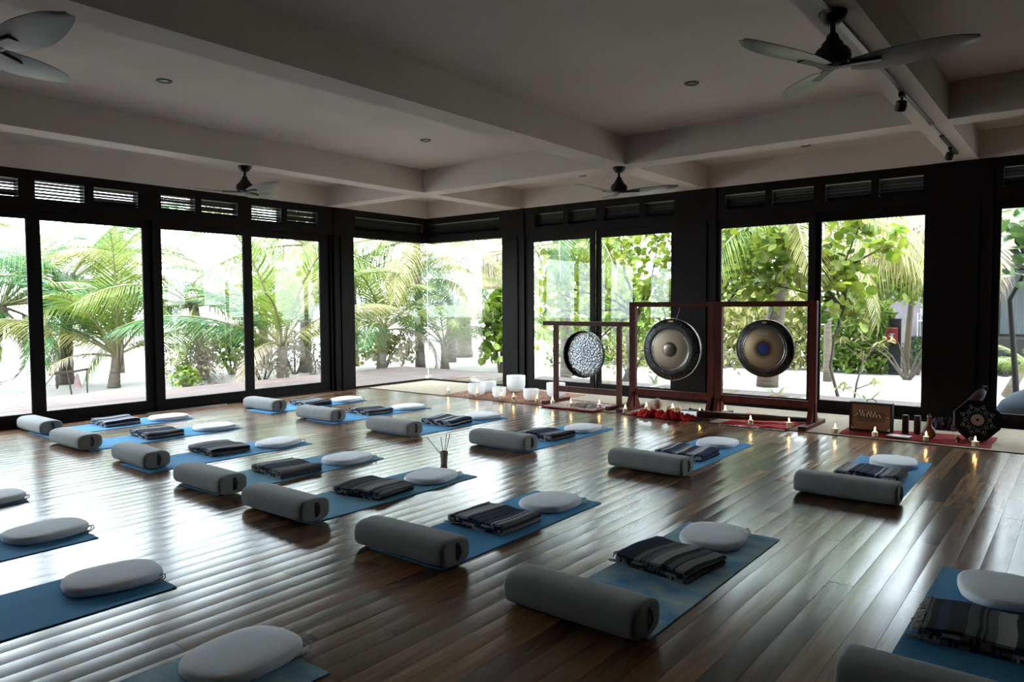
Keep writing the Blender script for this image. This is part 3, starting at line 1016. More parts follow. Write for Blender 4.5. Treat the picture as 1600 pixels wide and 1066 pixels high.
blanket_mesh = {}
for k, m_ in (('grey', 'blanket_grey'), ('navy', 'blanket_navy'), ('white', 'blanket_white')):
    for s in range(2):
        blanket_mesh[k, s] = make_blanket(s * 7 + len(k)).mesh('folds', M[m_], 60)
fr = MB()
rf = random.Random(5)
for k in range(34):
    y = -0.21 + 0.42 * k / 33
    z = 0.058 + rf.uniform(-0.004, 0.006)
    fr.tube([(-0.235, y, z), (-0.262, y + rf.uniform(-0.01, 0.01), z - 0.008), (-0.282 + rf.uniform(-0.012, 0.012), y + rf.uniform(-0.015, 0.015), max(0.006, z - 0.045 + rf.uniform(-0.02, 0.015)))], [0.0065, 0.006, 0.003], 5)
for k in range(9):
    y = -0.235 + 0.05 * rf.random()
    fr.tube([(-0.22 + 0.02 * k * rf.random(), y, 0.025), (-0.27 - 0.03 * rf.random(), y - 0.03 * rf.random(), 0.01)], [0.004, 0.002], 5)
fringe_mesh = fr.mesh('fringe', M['fringe'])

WORD = ['first', 'second', 'third', 'fourth', 'fifth', 'sixth', 'seventh', 'eighth']
ROWS = {   # far right mat corner, bolster (x centre, y of its room-side face), cushion, blanket, mat kind, blanket kind
    'middle row': [
        ((-9.65, 5.11), (-10.20, 3.31), (-9.90, 4.88), (-10.05, 4.26), 'mat_blue', 'white'),
        ((-8.38, 5.08), (-8.80, 3.19), (-8.63, 4.83), (-8.74, 4.17), 'mat_blue', 'navy'),
        ((-6.80, 4.97), (-7.28, 3.20), (-7.05, 4.70), (-7.24, 4.11), 'mat_blue', 'grey'),
        ((-5.55, 4.92), (-5.83, 3.11), (-5.76, 4.62), (-5.84, 3.98), 'mat_teal', 'grey'),
        ((-4.29, 4.90), (-4.66, 3.05), (-4.55, 4.58), (-4.61, 3.98), 'mat_teal', 'grey'),
        ((-2.93, 4.82), (-3.26, 3.00), (-3.22, 4.53), (-3.26, 3.92), 'mat_blue', 'navy'),
        ((-1.55, 4.77), (-1.93, 2.87), (-1.89, 4.50), (-1.91, 3.92), 'mat_cloud', 'grey'),
        ((-0.01, 4.84), (-0.34, 2.94), (-0.32, 4.56), (-0.34, 3.93), 'mat_blue', 'grey')],
    'row nearest the gongs': [
        ((-9.18, 7.80), (-9.62, 6.10), (-9.42, 7.56), (-9.50, 6.94), 'mat_blue', 'white'),
        ((-7.71, 7.79), (-8.15, 6.00), (-7.96, 7.54), (-8.08, 6.92), 'mat_blue', 'navy'),
        ((-6.20, 7.74), (-6.57, 5.89), (-6.47, 7.52), (-6.55, 6.90), 'mat_blue', 'white'),
        ((-4.58, 7.82), (-4.94, 5.98), (-4.84, 7.51), (-4.92, 6.87), 'mat_blue', 'navy'),
        ((-2.84, 7.84), (-3.15, 5.94), (-3.15, 7.58), (-3.16, 6.86), 'mat_blue', 'white'),
        ((-1.13, 7.92), (-1.46, 6.04), (-1.43, 7.65), (-1.47, 6.99), 'mat_blue', 'navy')],
    'row farthest from the gongs': [
        ((-6.60, 2.11), None, (-6.84, 1.90), None, 'mat_blue', None),
        ((-5.16, 2.05), None, (-5.53, 1.86), None, 'mat_blue', None),
        ((-3.92, 1.95), None, (-4.27, 1.76), None, 'mat_blue', None),
        ((-2.47, 1.87), None, (-2.86, 1.70), None, 'mat_cloud', None)],
}
MATW = {'mat_blue': 'plain blue yoga mat', 'mat_teal': 'faded blue-green yoga mat', 'mat_cloud': 'cloud-dyed blue and tan yoga mat'}
BLW = {'grey': 'folded grey and black striped fringed blanket', 'navy': 'folded navy and grey striped fringed blanket', 'white': 'folded navy and white striped fringed blanket'}
for row, items in ROWS.items():
    for i, (mc, bo, cu, bl, mk, bk) in enumerate(items):
        where = '%s, %s from the palm-side doors' % (row, WORD[i])
        rz = random.gauss(0, 0.008)
        m = place('yoga_mat', mat_mesh[mk], None, (mc[0] - 0.315, mc[1] - 0.90, 0.0005), rot=(0, 0, rz))
        tag(m, '%s, %s' % (MATW[mk], where), 'yoga mat', 'yoga mats in rows')
        if bo:
            b = thing('bolster', 'grey bolster across its mat, %s' % where, 'bolster', (bo[0] - 0.015, bo[1] + 0.105, 0.006), random.gauss(0, 0.02), 'grey bolsters on the mats')
            place('cover', bol_mesh, b)
            place('seam', seam, b)
            place('carry_strap', bol_strap, b)
        c = thing('meditation_cushion', 'flat white oval cushion, %s' % where, 'cushion', (cu[0], cu[1], 0.006), random.gauss(0, 0.12), 'white cushions on the mats')
        place('cover', cush_mesh[i % 3], c)
        place('tie', tie_mesh, c)
        if bl:
            k = thing('folded_blanket', '%s, %s' % (BLW[bk].replace('striped fringed ', 'striped '), where), 'blanket', (bl[0], bl[1], 0.006), random.gauss(0, 0.10), 'folded striped blankets on the mats')
            place('folds', blanket_mesh[bk, i % 2], k)
            place('fringe', fringe_mesh, k)

# incense pot on the floor
p = thing('incense_pot', 'small taupe pot with four incense sticks on bare floor', 'incense pot', (-4.90, 5.11, 0.0))
vs, fs = [], []
for r, z in ((0.024, 0.0), (0.026, 0.01), (0.034, 0.118), (0.036, 0.124), (0.030, 0.124), (0.026, 0.05)):
    vs += [(a, b, z) for a, b in superellipse(r, r, 16, 4)]
for i in range(5):
    for k in range(16):
        fs.append((i * 16 + k, i * 16 + (k + 1) % 16, (i + 1) * 16 + (k + 1) % 16, (i + 1) * 16 + k))
fs += [tuple(range(15, -1, -1)), tuple(80 + k for k in range(16))]
MB().add(vs, fs).build('pot', M['vase'], p, 50)
for dx, dy, hgt, r0 in ((-0.115, -0.10, 0.265, -0.02), (-0.02, -0.015, 0.26, -0.004), (0.020, 0.012, 0.295, 0.006), (0.040, 0.028, 0.30, 0.018)):
    MB().tube([(r0 * 0.5, 0, 0.06), (r0 + dx, dy, hgt)], 0.0034, 6).build('incense_stick', M['stick'], p)

# ------------------------------------------------------------------ altar strip along the gong wall
jm = thing('jute_runner', 'long pale woven jute mat along the gong wall', 'rug', (0, 0, 0))
MB().box(-10.55, XR - 0.05, 8.985, 10.64, 0.001, 0.008).build('weave', M['jute'], jm)
MB().tube([(-10.55 + 0.5 * k, 8.978 + 0.004 * math.sin(k * 1.7), 0.0042) for k in range(29)], 0.004, 6).build('dark_edge_strip', M['jute_edge'], jm)  # thin dark line along the front edge of the jute


def rug(name, label, corners, m, z0=0.008, cat='rug', nx=24, ny=10, wav=0.004, along=0, edge=None, fringe=None, seed=1):
    """flat woven rug draped over the four floor corners (front-l, front-r, back-r, back-l)"""
    rnd = random.Random(seed)
    ph = [rnd.random() * 6 for _ in range(4)]
    t = thing(name, label, cat, (0, 0, 0))
    fl_, fr_, br_, bl_ = [Vector((*c, 0)) for c in corners]
    vs, fs, band = [], [], []
    for s in (0, 1):
        for j in range(ny + 1):
            for i in range(nx + 1):
                u, v = i / nx, j / ny
                p = (fl_ * (1 - u) + fr_ * u) * (1 - v) + (bl_ * (1 - u) + br_ * u) * v
                w = wav * (1 + math.sin(9 * u + ph[0]) * math.sin(7 * v + ph[1]) + 0.5 * math.sin(21 * u + ph[2] + 3 * v))
                vs.append((p.x + 0.006 * math.sin(8 * v + ph[3]), p.y + 0.006 * math.sin(11 * u + ph[2]), z0 + max(0, w) * s + 0.006 * s))
                band.append(0.001 + (u if along == 0 else v))
    m_ = (nx + 1) * (ny + 1)
    for j in range(ny):
        for i in range(nx):
            a = j * (nx + 1) + i
            fs.append((m_ + a, m_ + a + 1, m_ + a + nx + 2, m_ + a + nx + 1))
            fs.append((a, a + nx + 1, a + nx + 2, a + 1))
    rim = [i for i in range(nx + 1)] + [j * (nx + 1) + nx for j in range(1, ny + 1)] + [ny * (nx + 1) + i for i in range(nx - 1, -1, -1)] + [j * (nx + 1) for j in range(ny - 1, 0, -1)]
    for a, b in zip(rim, rim[1:] + rim[:1]):
        fs.append((a, b, m_ + b, m_ + a))
    MB().add(vs, fs, band).build('weave', m, t, 40)
    if edge:
        MB().tube([vs[m_ + i] for i in rim[::2]] + [vs[m_ + rim[0]]], 0.009, 5).build('border', edge, t)
    if fringe:
        mb = MB()
        for k in range(60):
            u = k / 59
            p = fl_ * (1 - u) + fr_ * u
            mb.tube([(p.x, p.y + 0.012, z0 + 0.006), (p.x + rnd.uniform(-0.01, 0.01), p.y - 0.045, z0 - 0.004 + 0.004 * rnd.random())], [0.006, 0.003], 4)
        mb.build('fringe', fringe, t)
    return t


rug('patterned_rug', 'orange and brown patterned rug under the white bowls', ((-8.62, 9.02), (-6.64, 9.00), (-6.66, 10.40), (-8.72, 10.30)), M['rug_orange'], seed=2)
rug('patterned_rug', 'black and white rug with red border under the silver gong', ((-6.46, 8.84), (-5.52, 8.84), (-5.52, 9.60), (-6.46, 9.66)), M['rug_check'], edge=M['red_edge'], z0=0.009, seed=3)
rug('striped_rug', 'red and black striped rug under the blue-centred gong', ((-3.66, 8.90), (-2.86, 8.92), (-2.80, 9.74), (-3.68, 9.90)), M['rug_serape'], along=1, wav=0.010, z0=0.009, fringe=M['white_cloth'], seed=5)
rug('red_runner', 'plain dark red rug under the wooden keyed box', ((-2.28, 9.06), (-0.78, 9.06), (-0.78, 9.82), (-2.30, 9.56)), M['rug_red'], wav=0.002, seed=6)


# gong stands ---------------------------------------------------------------
def bar(mb, x0, x1, y0, y1, z0, z1):
    return bevel_box(mb, x0, x1, y0, y1, z0, z1, 0.004)


def gusset(x, w, y, sgn):
    """triangular brace from post foot out along y"""
    vs = [(x - w, y, 0.05), (x + w, y, 0.05), (x + w, y, 0.27), (x - w, y, 0.27), (x - w, y + sgn * 0.13, 0.05), (x + w, y + sgn * 0.13, 0.05), (x + w, y + sgn * 0.022, 0.27), (x - w, y + sgn * 0.022, 0.27)]
    f = [(0, 1, 2, 3), (4, 7, 6, 5), (0, 4, 5, 1), (3, 2, 6, 7), (0, 3, 7, 4), (1, 5, 6, 2)]
    return MB().add(vs, f if sgn > 0 else [q[::-1] for q in f])


YG = 9.40
s1 = thing('gong_stand', 'brown wooden gong stand with overhanging top bar, lowest of three', 'gong stand', (-5.99, YG, 0.008), group='gong stands')
for x in (-0.57, 0.565):
    bar(MB(), x - 0.033, x + 0.033, -0.03, 0.03, 0.045, 1.225).build('post', M['stand_pale'], s1)
    bar(MB(), x - 0.035, x + 0.035, -0.34, 0.34, 0.0, 0.055).build('foot', M['stand_pale'], s1)
bar(MB(), -0.80, 0.745, -0.034, 0.034, 1.21, 1.275).build('top_bar', M['stand_pale'], s1)
bar(MB(), -0.535, 0.535, -0.02, 0.02, 0.175, 0.265).build('lower_bar', M['stand_pale'], s1)
for xc, hw, lab in ((-4.595, 0.645, 'square red-brown gong stand holding the gong with a raised boss'), (-3.285, 0.655, 'square red-brown gong stand holding the blue-centred gong')):
    s = thing('gong_stand', lab, 'gong stand', (xc, YG, 0.008), group='gong stands')
    for sg in (-1, 1):
        x = sg * (hw - 0.047)
        bar(MB(), x - 0.047, x + 0.047, -0.032, 0.032, 0.045, 1.515).build('post', M['stand'], s)
        bar(MB(), x - 0.048, x + 0.048, -0.41, 0.41, 0.0, 0.052).build('foot', M['stand'], s)
        gusset(x, 0.030, -0.032, -1).build('brace', M['stand'], s)
        gusset(x, 0.030, 0.032, 1).build('brace', M['stand'], s)
    bar(MB(), -hw, hw, -0.036, 0.036, 1.495, 1.565).build('top_bar', M['stand'], s)
    bar(MB(), -hw + 0.09, hw - 0.09, -0.022, 0.022, 0.225, 0.315).build('lower_bar', M['stand'], s)


def ring_pts(r, z, n=40):
    return [(r * math.cos(2 * PI * k / n), z, r * math.sin(2 * PI * k / n)) for k in range(n + 1)]


def hang(parent, r, top, y=0.0, spread=0.35):
    a = R(90 - spread * 57 / 1.0 * 0.5)
    for sg in (-1, 1):
        MB().tube([(sg * r * 0.93 * math.cos(a), y, r * 0.93 * math.sin(a)), (sg * r * 0.30, y, top), ], 0.006, 6).build('cord', M['cord'], parent)


g = thing('gong', 'hammered silver gong with a turned lip coloured dark for shade', 'gong', (-6.02, YG, 0.785), group='gongs')
MB().lathe([(0.0006, 0.012), (0.12, 0.010), (0.25, 0.004), (0.330, -0.004), (0.345, -0.010)], 64, axis='y', cap=False).build('face', M['gong_silver'], g, True)
MB().lathe([(0.345, -0.012), (0.356, 0.010), (0.360, 0.062), (0.352, 0.062), (0.343, 0.012), (0.338, -0.004)], 64, axis='y', cap=False).build('lip', M['gong_inner_rim'], g, 40)
hang(g, 0.36, 0.465)

g = thing('gong', 'bronze gong with raised boss and wide black rim', 'gong', (-4.595, YG, 0.905), group='gongs')
MB().lathe([(0.275, 0.020), (0.30, 0.026), (0.36, 0.022), (0.405, 0.008), (0.432, -0.012), (0.434, -0.055)], 72, axis='y', cap=False).build('rim', M['gong_rim'], g, True)
MB().lathe([(0.0006, 0.030), (0.10, 0.030), (0.25, 0.026), (0.280, 0.018)], 64, axis='y', cap=False).build('face', M['gong_bronze'], g, True)
MB().lathe([(0.0006, 0.046), (0.06, 0.0455), (0.088, 0.042), (0.101, 0.035), (0.106, 0.026)], 40, axis='y', cap=False).build('boss', M['gong_boss'], g, True)
for r, w in ((0.108, 0.006), (0.281, 0.007), (0.262, 0.004), (0.433, 0.004)):
    MB().tube(ring_pts(r, -0.022 if r < 0.4 else 0.012, 56), w, 6, cap=False).build('ring', M['gong_ring'], g, True)
MB().box(-0.035, 0.035, -0.020, -0.012, 0.385, 0.405).build('brass_tag', M['tag'], g)
for k in range(44):      # worn pale hammer ticks round the black rim
    if k % 11 == 3:
        continue
    a = 2 * PI * k / 44
    r0, r1 = 0.378, 0.402
    ca, sa = math.cos(a), math.sin(a)
    MB().tube([(r0 * ca, -0.0185, r0 * sa), (r1 * ca, -0.011, r1 * sa)], 0.0030, 4).build('hammer_tick', M['gong_ring'], g)
hang(g, 0.43, 0.59)

g = thing('gong', 'bronze gong with blue heat-stained centre and black rim', 'gong', (-3.285, YG, 0.962), group='gongs')
MB().lathe([(0.265, 0.020), (0.30, 0.026), (0.335, 0.018), (0.372, 0.000), (0.378, -0.045)], 72, axis='y', cap=False).build('rim', M['gong_rim'], g, True)
MB().lathe([(0.0006, 0.036), (0.12, 0.034), (0.25, 0.026), (0.268, 0.018)], 64, axis='y', cap=False).build('face', M['gong_blue'], g, True)
for r, w in ((0.268, 0.006), (0.292, 0.003)):
    MB().tube(ring_pts(r, -0.024, 56), w, 6, cap=False).build('ring', M['gong_ring'], g, True)
MB().box(-0.025, 0.030, -0.022, -0.014, 0.325, 0.350).build('brass_tag', M['tag'], g)
hang(g, 0.375, 0.535)
mk = MB()               # the pale worn maker's mark, too faint to read: a short row of strokes
for k, (x, z0, z1) in enumerate(((-0.058, 0.175, 0.214), (-0.040, 0.180, 0.208), (-0.022, 0.176, 0.216), (-0.004, 0.178, 0.204), (0.014, 0.176, 0.204), (0.032, 0.180, 0.208), (0.050, 0.176, 0.206))):
    mk.tube([(x, -0.0335, z0), (x + 0.004, -0.0335, z1)], 0.0028, 5)
mk.build('faint_mark', M['ink_white'], g)


# crystal bowls --------------------------------------------------------------
def bowl(x, y, r, hgt, lab):
    o = MB().lathe([(0.0006, 0.0), (r * 0.45, 0.004), (r * 0.74, hgt * 0.07), (r * 0.92, hgt * 0.22), (r * 0.985, hgt * 0.42), (r, hgt * 0.97), (r * 0.99, hgt), (r * 0.965, hgt), (r * 0.95, hgt * 0.95), (r * 0.93, hgt * 0.45), (r * 0.86, hgt * 0.24), (r * 0.6, hgt * 0.09), (0.0006, 0.03)], 40, cap=False).build('singing_bowl', M['bowl'], None, True, loc=(x, y, 0.022))
    tag(o, lab, 'bowl', 'white singing bowls')


bowl(-8.08, 9.24, 0.145, 0.20, 'white crystal singing bowl at the palm end of the orange rug')
bowl(-8.18, 9.66, 0.140, 0.19, 'white crystal singing bowl tucked behind the palm-end bowl')
bowl(-7.56, 9.20, 0.112, 0.165, 'small white crystal singing bowl in front of the tallest bowl')
bowl(-7.85, 10.02, 0.165, 0.285, 'tallest white crystal singing bowl against the window column')
bowl(-6.92, 9.22, 0.125, 0.185, 'white crystal singing bowl nearest the silver gong stand foot')
bowl(-6.86, 9.82, 0.155, 0.235, 'white crystal singing bowl half hidden behind the silver gong stand post')


# tea light candles ----------------------------------------------------------
cg = MB().lathe([(0.0006, 0.0), (0.026, 0.0), (0.028, 0.004), (0.036, 0.052), (0.0345, 0.052), (0.0265, 0.008), (0.0006, 0.008)], 18, cap=False).mesh('glass_cup', M['candle_glass'], 40)
cw = MB().lathe([(0.0006, 0.009), (0.0235, 0.009), (0.0235, 0.050), (0.020, 0.054), (0.0006, 0.052)], 16, cap=False).mesh('wax', M['wax'], 40)
cf = MB().lathe([(0.0006, 0.056), (0.005, 0.062), (0.0072, 0.070), (0.006, 0.080), (0.003, 0.091), (0.0006, 0.100)], 12, cap=False).mesh('flame', M['flame'], True)
cwk = MB().tube([(0, 0, 0.050), (0, 0, 0.060)], 0.0014, 5).mesh('wick', M['stick'])
CAND = [(-8.64, 9.13, 0.009, 'on bare jute at the glass corner end'), (-7.92, 9.06, 0.018, 'at the base of the palm-end white bowl'), (-7.37, 9.02, 0.018, 'at the base of the small white bowl'),
        (-7.15, 9.06, 0.018, 'between two small white bowls'), (-6.70, 9.08, 0.018, 'between the last white bowl and the silver gong stand'), (-6.35, 9.00, 0.024, 'on the corner of the black and white rug'),
        (-5.95, 8.90, 0.026, 'in the middle of the black and white rug'), (-5.56, 9.06, 0.026, 'beside the inner foot of the silver gong stand'), (-5.09, 8.99, 0.009, 'between the red scarf and a gong stand foot'),
        (-4.96, 9.37, 0.009, 'behind the palm-side end of the red scarf'), (-4.49, 9.24, 0.040, 'among the woven rattles'), (-4.095, 9.25, 0.009, 'at the gong-stand end of the red scarf'),
        (-3.76, 9.30, 0.062, 'on the foot of the blue-centred gong stand'), (-3.27, 8.90, 0.028, 'on the fringe of the red striped rug'), (-2.83, 8.99, 0.028, 'at the corner of the red striped rug'),
        (-2.30, 8.99, 0.009, 'off the end of the dark red rug'), (-1.88, 9.02, 0.009, 'in front of the wooden keyed box'), (-1.37, 9.04, 0.009, 'in front of the gourd bottle'), (-0.91, 9.02, 0.009, 'in front of the black octagonal drum')]
for x, y, z, lab in CAND:
    c = thing('votive_candle', 'lit votive candle in clear glass ' + lab, 'candle', (x, y, z + 0.007), group='lit votive candles')
    c.scale = (1.25, 1.25, 1.2)
    place('glass_cup', cg, c)
    place('wax', cw, c)
    place('wick', cwk, c)
    place('flame', cf, c)


# soft crumpled cloth ---------------------------------------------------------
def crumple(name, label, cat, c, hx, hy, hgt, m, seed, z0=0.009, nx=44, ny=20, rag=0.25):
    rnd = random.Random(seed)
    w = [(rnd.uniform(4, 26), rnd.uniform(4, 26), rnd.random() * 6.3, rnd.random()) for _ in range(9)]
    vs, fs = [], []
    idx = {}
    for j in range(ny + 1):
        for i in range(nx + 1):
            u, v = -1 + 2 * i / nx, -1 + 2 * j / ny
            r = 0
            for a, b, p, q in w:
                r += q * math.sin(a * u * hx * 6 + p) * math.sin(b * v * hy * 6 + p * 1.7)
            e = max(0.0, 1 - max(abs(u), abs(v)) ** 4)
            z = z0 + e * hgt * (0.55 + 0.45 * max(-1, min(1, r * 0.6))) + 0.003
            sx = 1 + rag * 0.3 * math.sin(7 * v + w[0][2])
            sy = 1 + rag * math.sin(9 * u + w[1][2]) + rag * 0.6 * math.sin(23 * u + w[2][2])
            idx[i, j] = len(vs)
            vs.append((c[0] + u * hx * sx, c[1] + v * hy * sy, z))
    for j in range(ny):
        for i in range(nx):
            fs.append((idx[i, j], idx[i + 1, j], idx[i + 1, j + 1], idx[i, j + 1]))
    n = len(vs)
    rim = [idx[i, 0] for i in range(nx + 1)] + [idx[nx, j] for j in range(1, ny + 1)] + [idx[i, ny] for i in range(nx - 1, -1, -1)] + [idx[0, j] for j in range(ny - 1, 0, -1)]
    low = {}
    for r in rim:
        low[r] = len(vs)
        vs.append((vs[r][0], vs[r][1], z0))
    for a, b in zip(rim, rim[1:] + rim[:1]):
        fs.append((a, low[a], low[b], b))
    fs.append(tuple(low[r] for r in rim[::-1]))
    return tag(MB().add(vs, fs).build(name, m, None, 70), label, cat)


crumple('red_scarf', 'crumpled red scarf beneath the gong with the raised boss', 'scarf', (-4.52, 9.00), 0.44, 0.12, 0.105, M['red_cloth'], 4, rag=0.35)
crumple('white_cloth', 'flat white cloth under the mallets behind the red scarf', 'cloth', (-4.33, 9.52), 0.24, 0.19, 0.012, M['white_cloth'], 8, rag=0.05)
crumple('grey_shawl', 'silvery grey folded shawl on the black and white rug', 'shawl', (-5.88, 9.20), 0.23, 0.14, 0.050, M['grey_cloth'], 12, z0=0.028, rag=0.3)
crumple('purple_shawl', 'crumpled purple cloth by the black drum and window column', 'cloth', (-1.30, 10.22), 0.24, 0.16, 0.16, M['purple'], 15, rag=0.25)
c = thing('drum_bag', 'dark purple soft bag leaning on the column behind the drum', 'bag', (-1.12, 10.30, 0.03))
MB().tube([(-0.12, 0, 0.12), (-0.05, 0.03, 0.20), (0.03, 0.07, 0.29), (0.10, 0.12, 0.39), (0.14, 0.15, 0.45)], [0.04, 0.06, 0.065, 0.06, 0.035], 14).build('body', M['purple'], c, True)
MB().tube([(0.14, 0.15, 0.45), (0.13, 0.13, 0.50), (0.17, 0.16, 0.49)], 0.012, 6).build('drawstring', M['strap'], c)


def rattle(x, y, r, z, lab, ring=False):
    t = thing('woven_rattle', lab, 'rattle', (x, y, z), group='woven rattles on the red scarf')
    MB().lathe([(0.0006, 0.0), (r * 0.55, r * 0.10), (r * 0.88, r * 0.45), (r, r * 0.9), (r * 0.92, r * 1.35), (r * 0.62, r * 1.75), (r * 0.25, r * 1.92), (0.0006, r * 1.94)], 24, cap=False).build('shell', M['woven'], t, True)
    if ring:
        o = MB().lathe([(r * 0.62, 0), (r * 0.78, 0.012), (r * 0.92, 0)], 24, axis='y', cap=False).build('pale_rim', M['white_cloth'], t, True)
        o.location = (0, -r * 0.75, r * 0.95)
        o.rotation_euler = (0, 0, R(25))
    else:
        MB().tube([(0, 0, r * 1.9), (0.012, 0, r * 2.05), (0.0, 0.01, r * 2.12)], 0.006, 6).build('stem', M['stick'], t)
    return t


rattle(-4.70, 9.19, 0.080, 0.075, 'largest woven ball rattle sitting on the red scarf')
rattle(-4.84, 9.30, 0.060, 0.045, 'woven ball rattle tucked behind the largest rattle')
rattle(-4.60, 9.42, 0.052, 0.024, 'small pale-rimmed rattle between the largest rattle and white cloth', True)
rattle(-4.47, 9.38, 0.048, 0.024, 'smaller pale-rimmed rattle at the edge of the white cloth', True)
for (x0, y0), (x1, y1), r, lab in (((-4.16, 9.44), (-4.52, 9.56), 0.038, 'gong mallet with round navy head on the white cloth'), ((-4.42, 9.66), (-4.12, 9.62), 0.020, 'small-headed dark mallet at the back of the white cloth')):
    t = thing('gong_mallet', lab, 'mallet', (x0, y0, 0.030 + r))
    MB().lathe([(0.0006, -r), (r * 0.6, -r * 0.8), (r * 0.95, -r * 0.3), (r * 0.95, r * 0.3), (r * 0.6, r * 0.8), (0.0006, r)], 18, cap=False).build('head', M['navy'], t, True)
    MB().tube([(0, 0, 0), (x1 - x0, y1 - y0, -r + 0.008)], 0.008, 8).build('handle', M['navy'], t)

# didgeridoo lying across the feet
t = thing('didgeridoo', 'long dark wooden didgeridoo lying across the striped rug', 'didgeridoo', (0, 0, 0))
MB().tube([(-3.96, 8.86, 0.116), (-3.60, 9.06, 0.100), (-3.2, 9.28, 0.084), (-2.92, 9.46, 0.070), (-2.76, 9.56, 0.062)], [0.052, 0.046, 0.041, 0.034, 0.031], 14).build('tube', M['didge'], t, 50)
MB().tube([(-2.78, 9.55, 0.063), (-2.745, 9.57, 0.062)], 0.034, 12).build('mouthpiece', M['stick'], t, 50)

# keyed wooden box -----------------------------------------------------------
bx = thing('keyed_box', 'upright wooden instrument box with cream keys and top handle', 'instrument', (-2.00, 9.34, 0.021), rz=R(0))
hw, hh, dp = 0.232, 0.345, 0.11
for a in ((-hw, hw, 0, dp, 0, 0.022), (-hw, hw, 0, dp, hh - 0.022, hh), (-hw, -hw + 0.020, 0, dp, 0.022, hh - 0.022), (hw - 0.020, hw, 0, dp, 0.022, hh - 0.022)):
    bar(MB(), *a).build('frame', M['box_frame'], bx)
MB().box(-hw + 0.018, hw - 0.018, 0.012, dp - 0.01, 0.02, hh - 0.02).build('panel', M['box_face'], bx)
MB().box(-0.150, 0.160, 0.008, 0.013, 0.115, 0.235).build('key_plate', M['box_plate'], bx)
# strokes in the face plane measured off the panel (u right, v up, metres)
SX = 0.464 / 820.0
for (u0, v0, u1, v1) in ((545, 395, 525, 440), (612, 395, 612, 450), (640, 375, 636, 400), (665, 395, 668, 460), (725, 395, 722, 460), (772, 400, 800, 460), (850, 400, 845, 465), (900, 405, 905, 470), (952, 405, 990, 470),
                         (590, 335, 578, 385), (640, 335, 634, 380), (755, 345, 750, 400), (810, 345, 806, 405), (880, 350, 872, 405)):
    MB().tube([((u0 - 790) * SX, 0.004, hh - (v0 - 165) * SX), ((u1 - 790) * SX, 0.004, hh - (v1 - 165) * SX)], 0.0062, 6).build('key', M['key'], bx)
for u in (-0.185, 0.175):
    MB().tube([(u, 0.006, 0.182), (u + 0.022, 0.006, 0.182)], 0.003, 5).build('pin', M['key'], bx)
for sg in (-1, 1):
    x = sg * (hw - 0.020)
    MB().add([(x, 0.010, 0.022), (x - sg * 0.038, 0.010, 0.022), (x, 0.010, 0.062), (x, 0.013, 0.022), (x - sg * 0.038, 0.013, 0.022), (x, 0.013, 0.062)], [(0, 1, 2), (3, 5, 4), (0, 3, 4, 1), (1, 4, 5, 2), (2, 5, 3, 0)]).build('paper_corner', M['tablet'], bx)
MB().tube([(-0.055, 0.05, hh), (-0.042, 0.05, hh + 0.028), (0.0, 0.05, hh + 0.040), (0.042, 0.05, hh + 0.028), (0.055, 0.05, hh)], 0.005, 6).build('handle', M['stick'], bx)

for x, y, lab in ((-1.655, 9.50, 'dark wooden tube shaker beside the keyed box'), (-1.535, 9.52, 'dark wooden tube shaker beside the gourd bottle')):
    o = thing('tube_shaker', lab, 'shaker', (x, y, 0.021), group='tube shakers')
    MB().lathe([(0.0006, 0), (0.034, 0), (0.036, 0.004), (0.036, 0.208), (0.034, 0.212), (0.0006, 0.212)], 20, cap=False).build('body', M['tube'], o, 40)
    MB().lathe([(0.030, 0.212), (0.037, 0.212), (0.037, 0.205), (0.0375, 0.200)], 20, cap=False).build('end_ring', M['strap'], o, 40)
o = thing('gourd_bottle', 'red-brown long-necked gourd bottle on the dark red rug', 'bottle', (-1.385, 9.31, 0.020))
MB().lathe([(0.0006, 0), (0.045, 0.002), (0.068, 0.025), (0.072, 0.055), (0.058, 0.095), (0.034, 0.130), (0.024, 0.165), (0.021, 0.225), (0.026, 0.245), (0.020, 0.250), (0.0006, 0.248)], 26, cap=False).build('body', M['bottle'], o, 50)
MB().lathe([(0.012, 0.247), (0.016, 0.256), (0.014, 0.270), (0.0006, 0.278)], 14, cap=False).build('stopper', M['tube'], o, True)
o = thing('book', 'pale flat book lying on the dark red rug', 'book', (-1.66, 9.17, 0.020), rz=R(-4))
MB().box(-0.115, 0.115, -0.075, 0.075, 0.0, 0.014).build('pages', M['tablet_edge'], o)
MB().box(-0.117, 0.117, -0.078, 0.077, 0.014, 0.017).build('cover', M['tablet'], o)
MB().box(0.02, 0.10, -0.06, 0.05, 0.017, 0.0175).build('cover_plate', M['white_cloth'], o)

# octagonal drum ---------------------------------------------------------------
dr = thing('octagonal_drum', 'black octagonal drum with grey mandala and tan centre disc', 'drum', (-0.945, 9.50, 0.240), rot=(R(-12), 0, R(14)))
RD = 0.235
for nm, y0, y1, rr, mm in (('body', 0.0, 0.10, RD, 'drum'), ('head', -0.012, 0.001, RD * 0.985, 'drum')):
    vs = [(rr * math.cos(PI / 8 + PI / 4 * k), y, rr * math.sin(PI / 8 + PI / 4 * k)) for y in (y0, y1) for k in range(8)]
    MB().add(vs, [tuple(range(8)), tuple(range(15, 7, -1))] + [(k, k + 8, (k + 1) % 8 + 8, (k + 1) % 8) for k in range(8)]).build(nm, M[mm], dr)
MB().lathe([(0.0006, 0.016), (0.062, 0.016), (0.064, 0.012)], 32, axis='y', cap=False).build('centre_disc', M['drum_disc'], dr)
MB().lathe([(0.0006, 0.018), (0.014, 0.018), (0.015, 0.016)], 16, axis='y', cap=False).build('centre_hole', M['drum'], dr)
